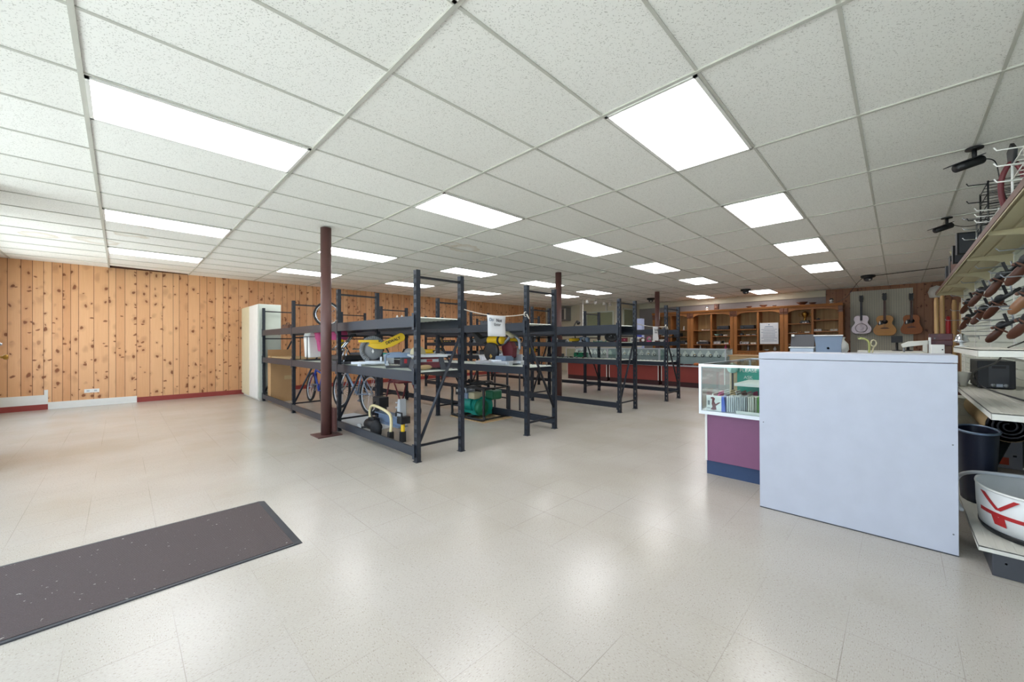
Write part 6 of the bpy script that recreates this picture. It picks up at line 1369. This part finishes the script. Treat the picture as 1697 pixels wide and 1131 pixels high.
# second rack, top of third rack etc. seen through the racks
rT = 'on the top shelf of the second rack'
ZBT = 1.457
rk('case', 3.98, 6.3, ZBT, 'black case %s beyond the paper sign' % rT, 0.9, 'black', 'grey', 0.3); rk('case', 3.98, 5.75, ZBT, 'brown case %s beyond the paper sign' % rT, 0.8, 'brown', 'black', 0.3); rk('radio', 3.98, 6.75, ZBT, 'white radio %s, behind the cases' % rT, 0.8, 'white', 'grey', 0.2)
rk('toolbox', 3.98, 4.5, ZBT, 'dark grey flat tool box %s near the sign' % rT, 0.5, 'darkgrey', 'black', 0.5)
# second rack, middle shelf, bays two and three
rm = 'on the middle shelf of the second rack'
for (y, kd, c, c2, s) in [(5.75, 'circular saw', 'steel', 'lightgrey', 1.0), (6.1, 'drill', 'yellow', 'black', 1.1), (6.4, 'toolbox', 'red', 'black', 0.8), (6.8, 'circular saw', 'lightgrey', 'black', 1.2), (7.15, 'case', 'black', 'grey', 0.9), (7.7, 'grinder', 'teal', 'black', 1.2), (8.1, 'drill', 'navy', 'black', 1.1), (8.5, 'toolbox', 'darkgrey', 'yellow', 0.9), (8.95, 'case', 'darkgrey', 'black', 1.0)]:
    rk(kd, 3.98, y, ZB, '%s %s %s, beyond the mitre saw' % (CN[c], kd, rm), s, c, c2, 0.5)
# first rack top shelf, far bays
r1 = 'on the top shelf of the first rack'
for (y, kd, c, c2, s) in [(8.8, 'toolbox', 'brown', 'black', 0.7)]: rk(kd, 2.4, y, 1.472, '%s %s %s beside the white cupboard' % (CN[c], kd, r1), s, c, c2, 0.2)
# third rack shelves, bays two and three (between second rack's beams)
for sh, z, nm in ((0, ZC, 'middle shelf'), (1, ZC2, 'upper shelf'), (2, 1.497, 'top shelf')):
    items = [[('drill', 'yellow', 'black', 1.0), ('circular saw', 'white', 'grey', 1.1), ('camera', 'white', 'grey', 1.2), ('toolbox', 'darkgrey', 'black', 0.8), ('grinder', 'black', 'steel', 1.1), ('gas can', 'red', 'yellow', 0.6), ('case', 'navy', 'black', 0.8), ('drill', 'teal', 'black', 0.9)],
             [('circular saw', 'steel', 'grey', 1.0), ('grinder', 'yellow', 'black', 1.0), ('toolbox', 'yellow', 'black', 0.7), ('drill', 'black', 'red', 1.0), ('camera', 'lightgrey', 'black', 1.1), ('circular saw', 'offwhite', 'orange', 1.2), ('case', 'black', 'yellow', 0.7), ('radio', 'tan', 'black', 0.9)],
             [('case', 'black', 'grey', 1.0), ('toolbox', 'brown', 'black', 0.8), ('radio', 'white', 'grey', 0.9), ('case', 'darkgrey', 'black', 0.9), ('speaker', 'black', 'grey', 0.8), ('case', 'brown', 'black', 0.8)]][sh]
    for k, (kd, c, c2, s) in enumerate(items):
        y = 5.6 + 3.5 * k / (len(items) - 1)
        rk(kd, 6.25, y, z, '%s %s in the rear bays of the third rack, %s' % (CN[c], kd, nm), s, c, c2, 0.4)
# fourth rack rear bays
for z, nm, items in ((1.206, 'upper shelf', [('case', 'black', 'grey', 1.0), ('toolbox', 'red', 'black', 0.9), ('circular saw', 'steel', 'black', 1.0), ('radio', 'darkgrey', 'grey', 1.0), ('toolbox', 'navy', 'black', 0.9)]), (0.801, 'middle shelf', [('toolbox', 'green', 'black', 0.9), ('case', 'darkgrey', 'black', 1.0), ('drill', 'orange', 'black', 1.0), ('gas can', 'red', 'black', 0.8), ('case', 'brown', 'black', 0.9)])):
    for k, (kd, c, c2, s) in enumerate(items):
        rk(kd, 8.07, 5.6 + 3.2 * k / 4, z, '%s %s in the rear bays of the farthest rack, %s' % (CN[c], kd, nm), s, c, c2, 0.4)
# first rack beams' little extras: white bracket blocks under the saw and a small red fan-shaped reel on rack two
t = thing('hose_reel', 'orange and white hose reel in the second rack seen above the chop saw', 'reel', (3.95, 7.1, 1.457), 0.9)
MB().lathe([(0.05, -0.05), (0.15, -0.05), (0.15, -0.04), (0.06, -0.03), (0.06, 0.03), (0.15, 0.04), (0.15, 0.05), (0.05, 0.05)], (0, 0, 0.15), 'Y', 24).build('drum', 'white', t)
MB().lathe([(0.062, -0.03), (0.11, -0.028), (0.11, 0.028), (0.062, 0.03)], (0, 0, 0.15), 'Y', 24).lathe([(0.09, -0.052), (0.0, -0.053)], (0, 0, 0.15), 'Y', 20).build('hose', 'orange', t)
MB().box(-0.1, 0.1, -0.07, -0.055, 0, 0.05).box(-0.1, 0.1, 0.055, 0.07, 0, 0.05).build('foot', 'white', t)
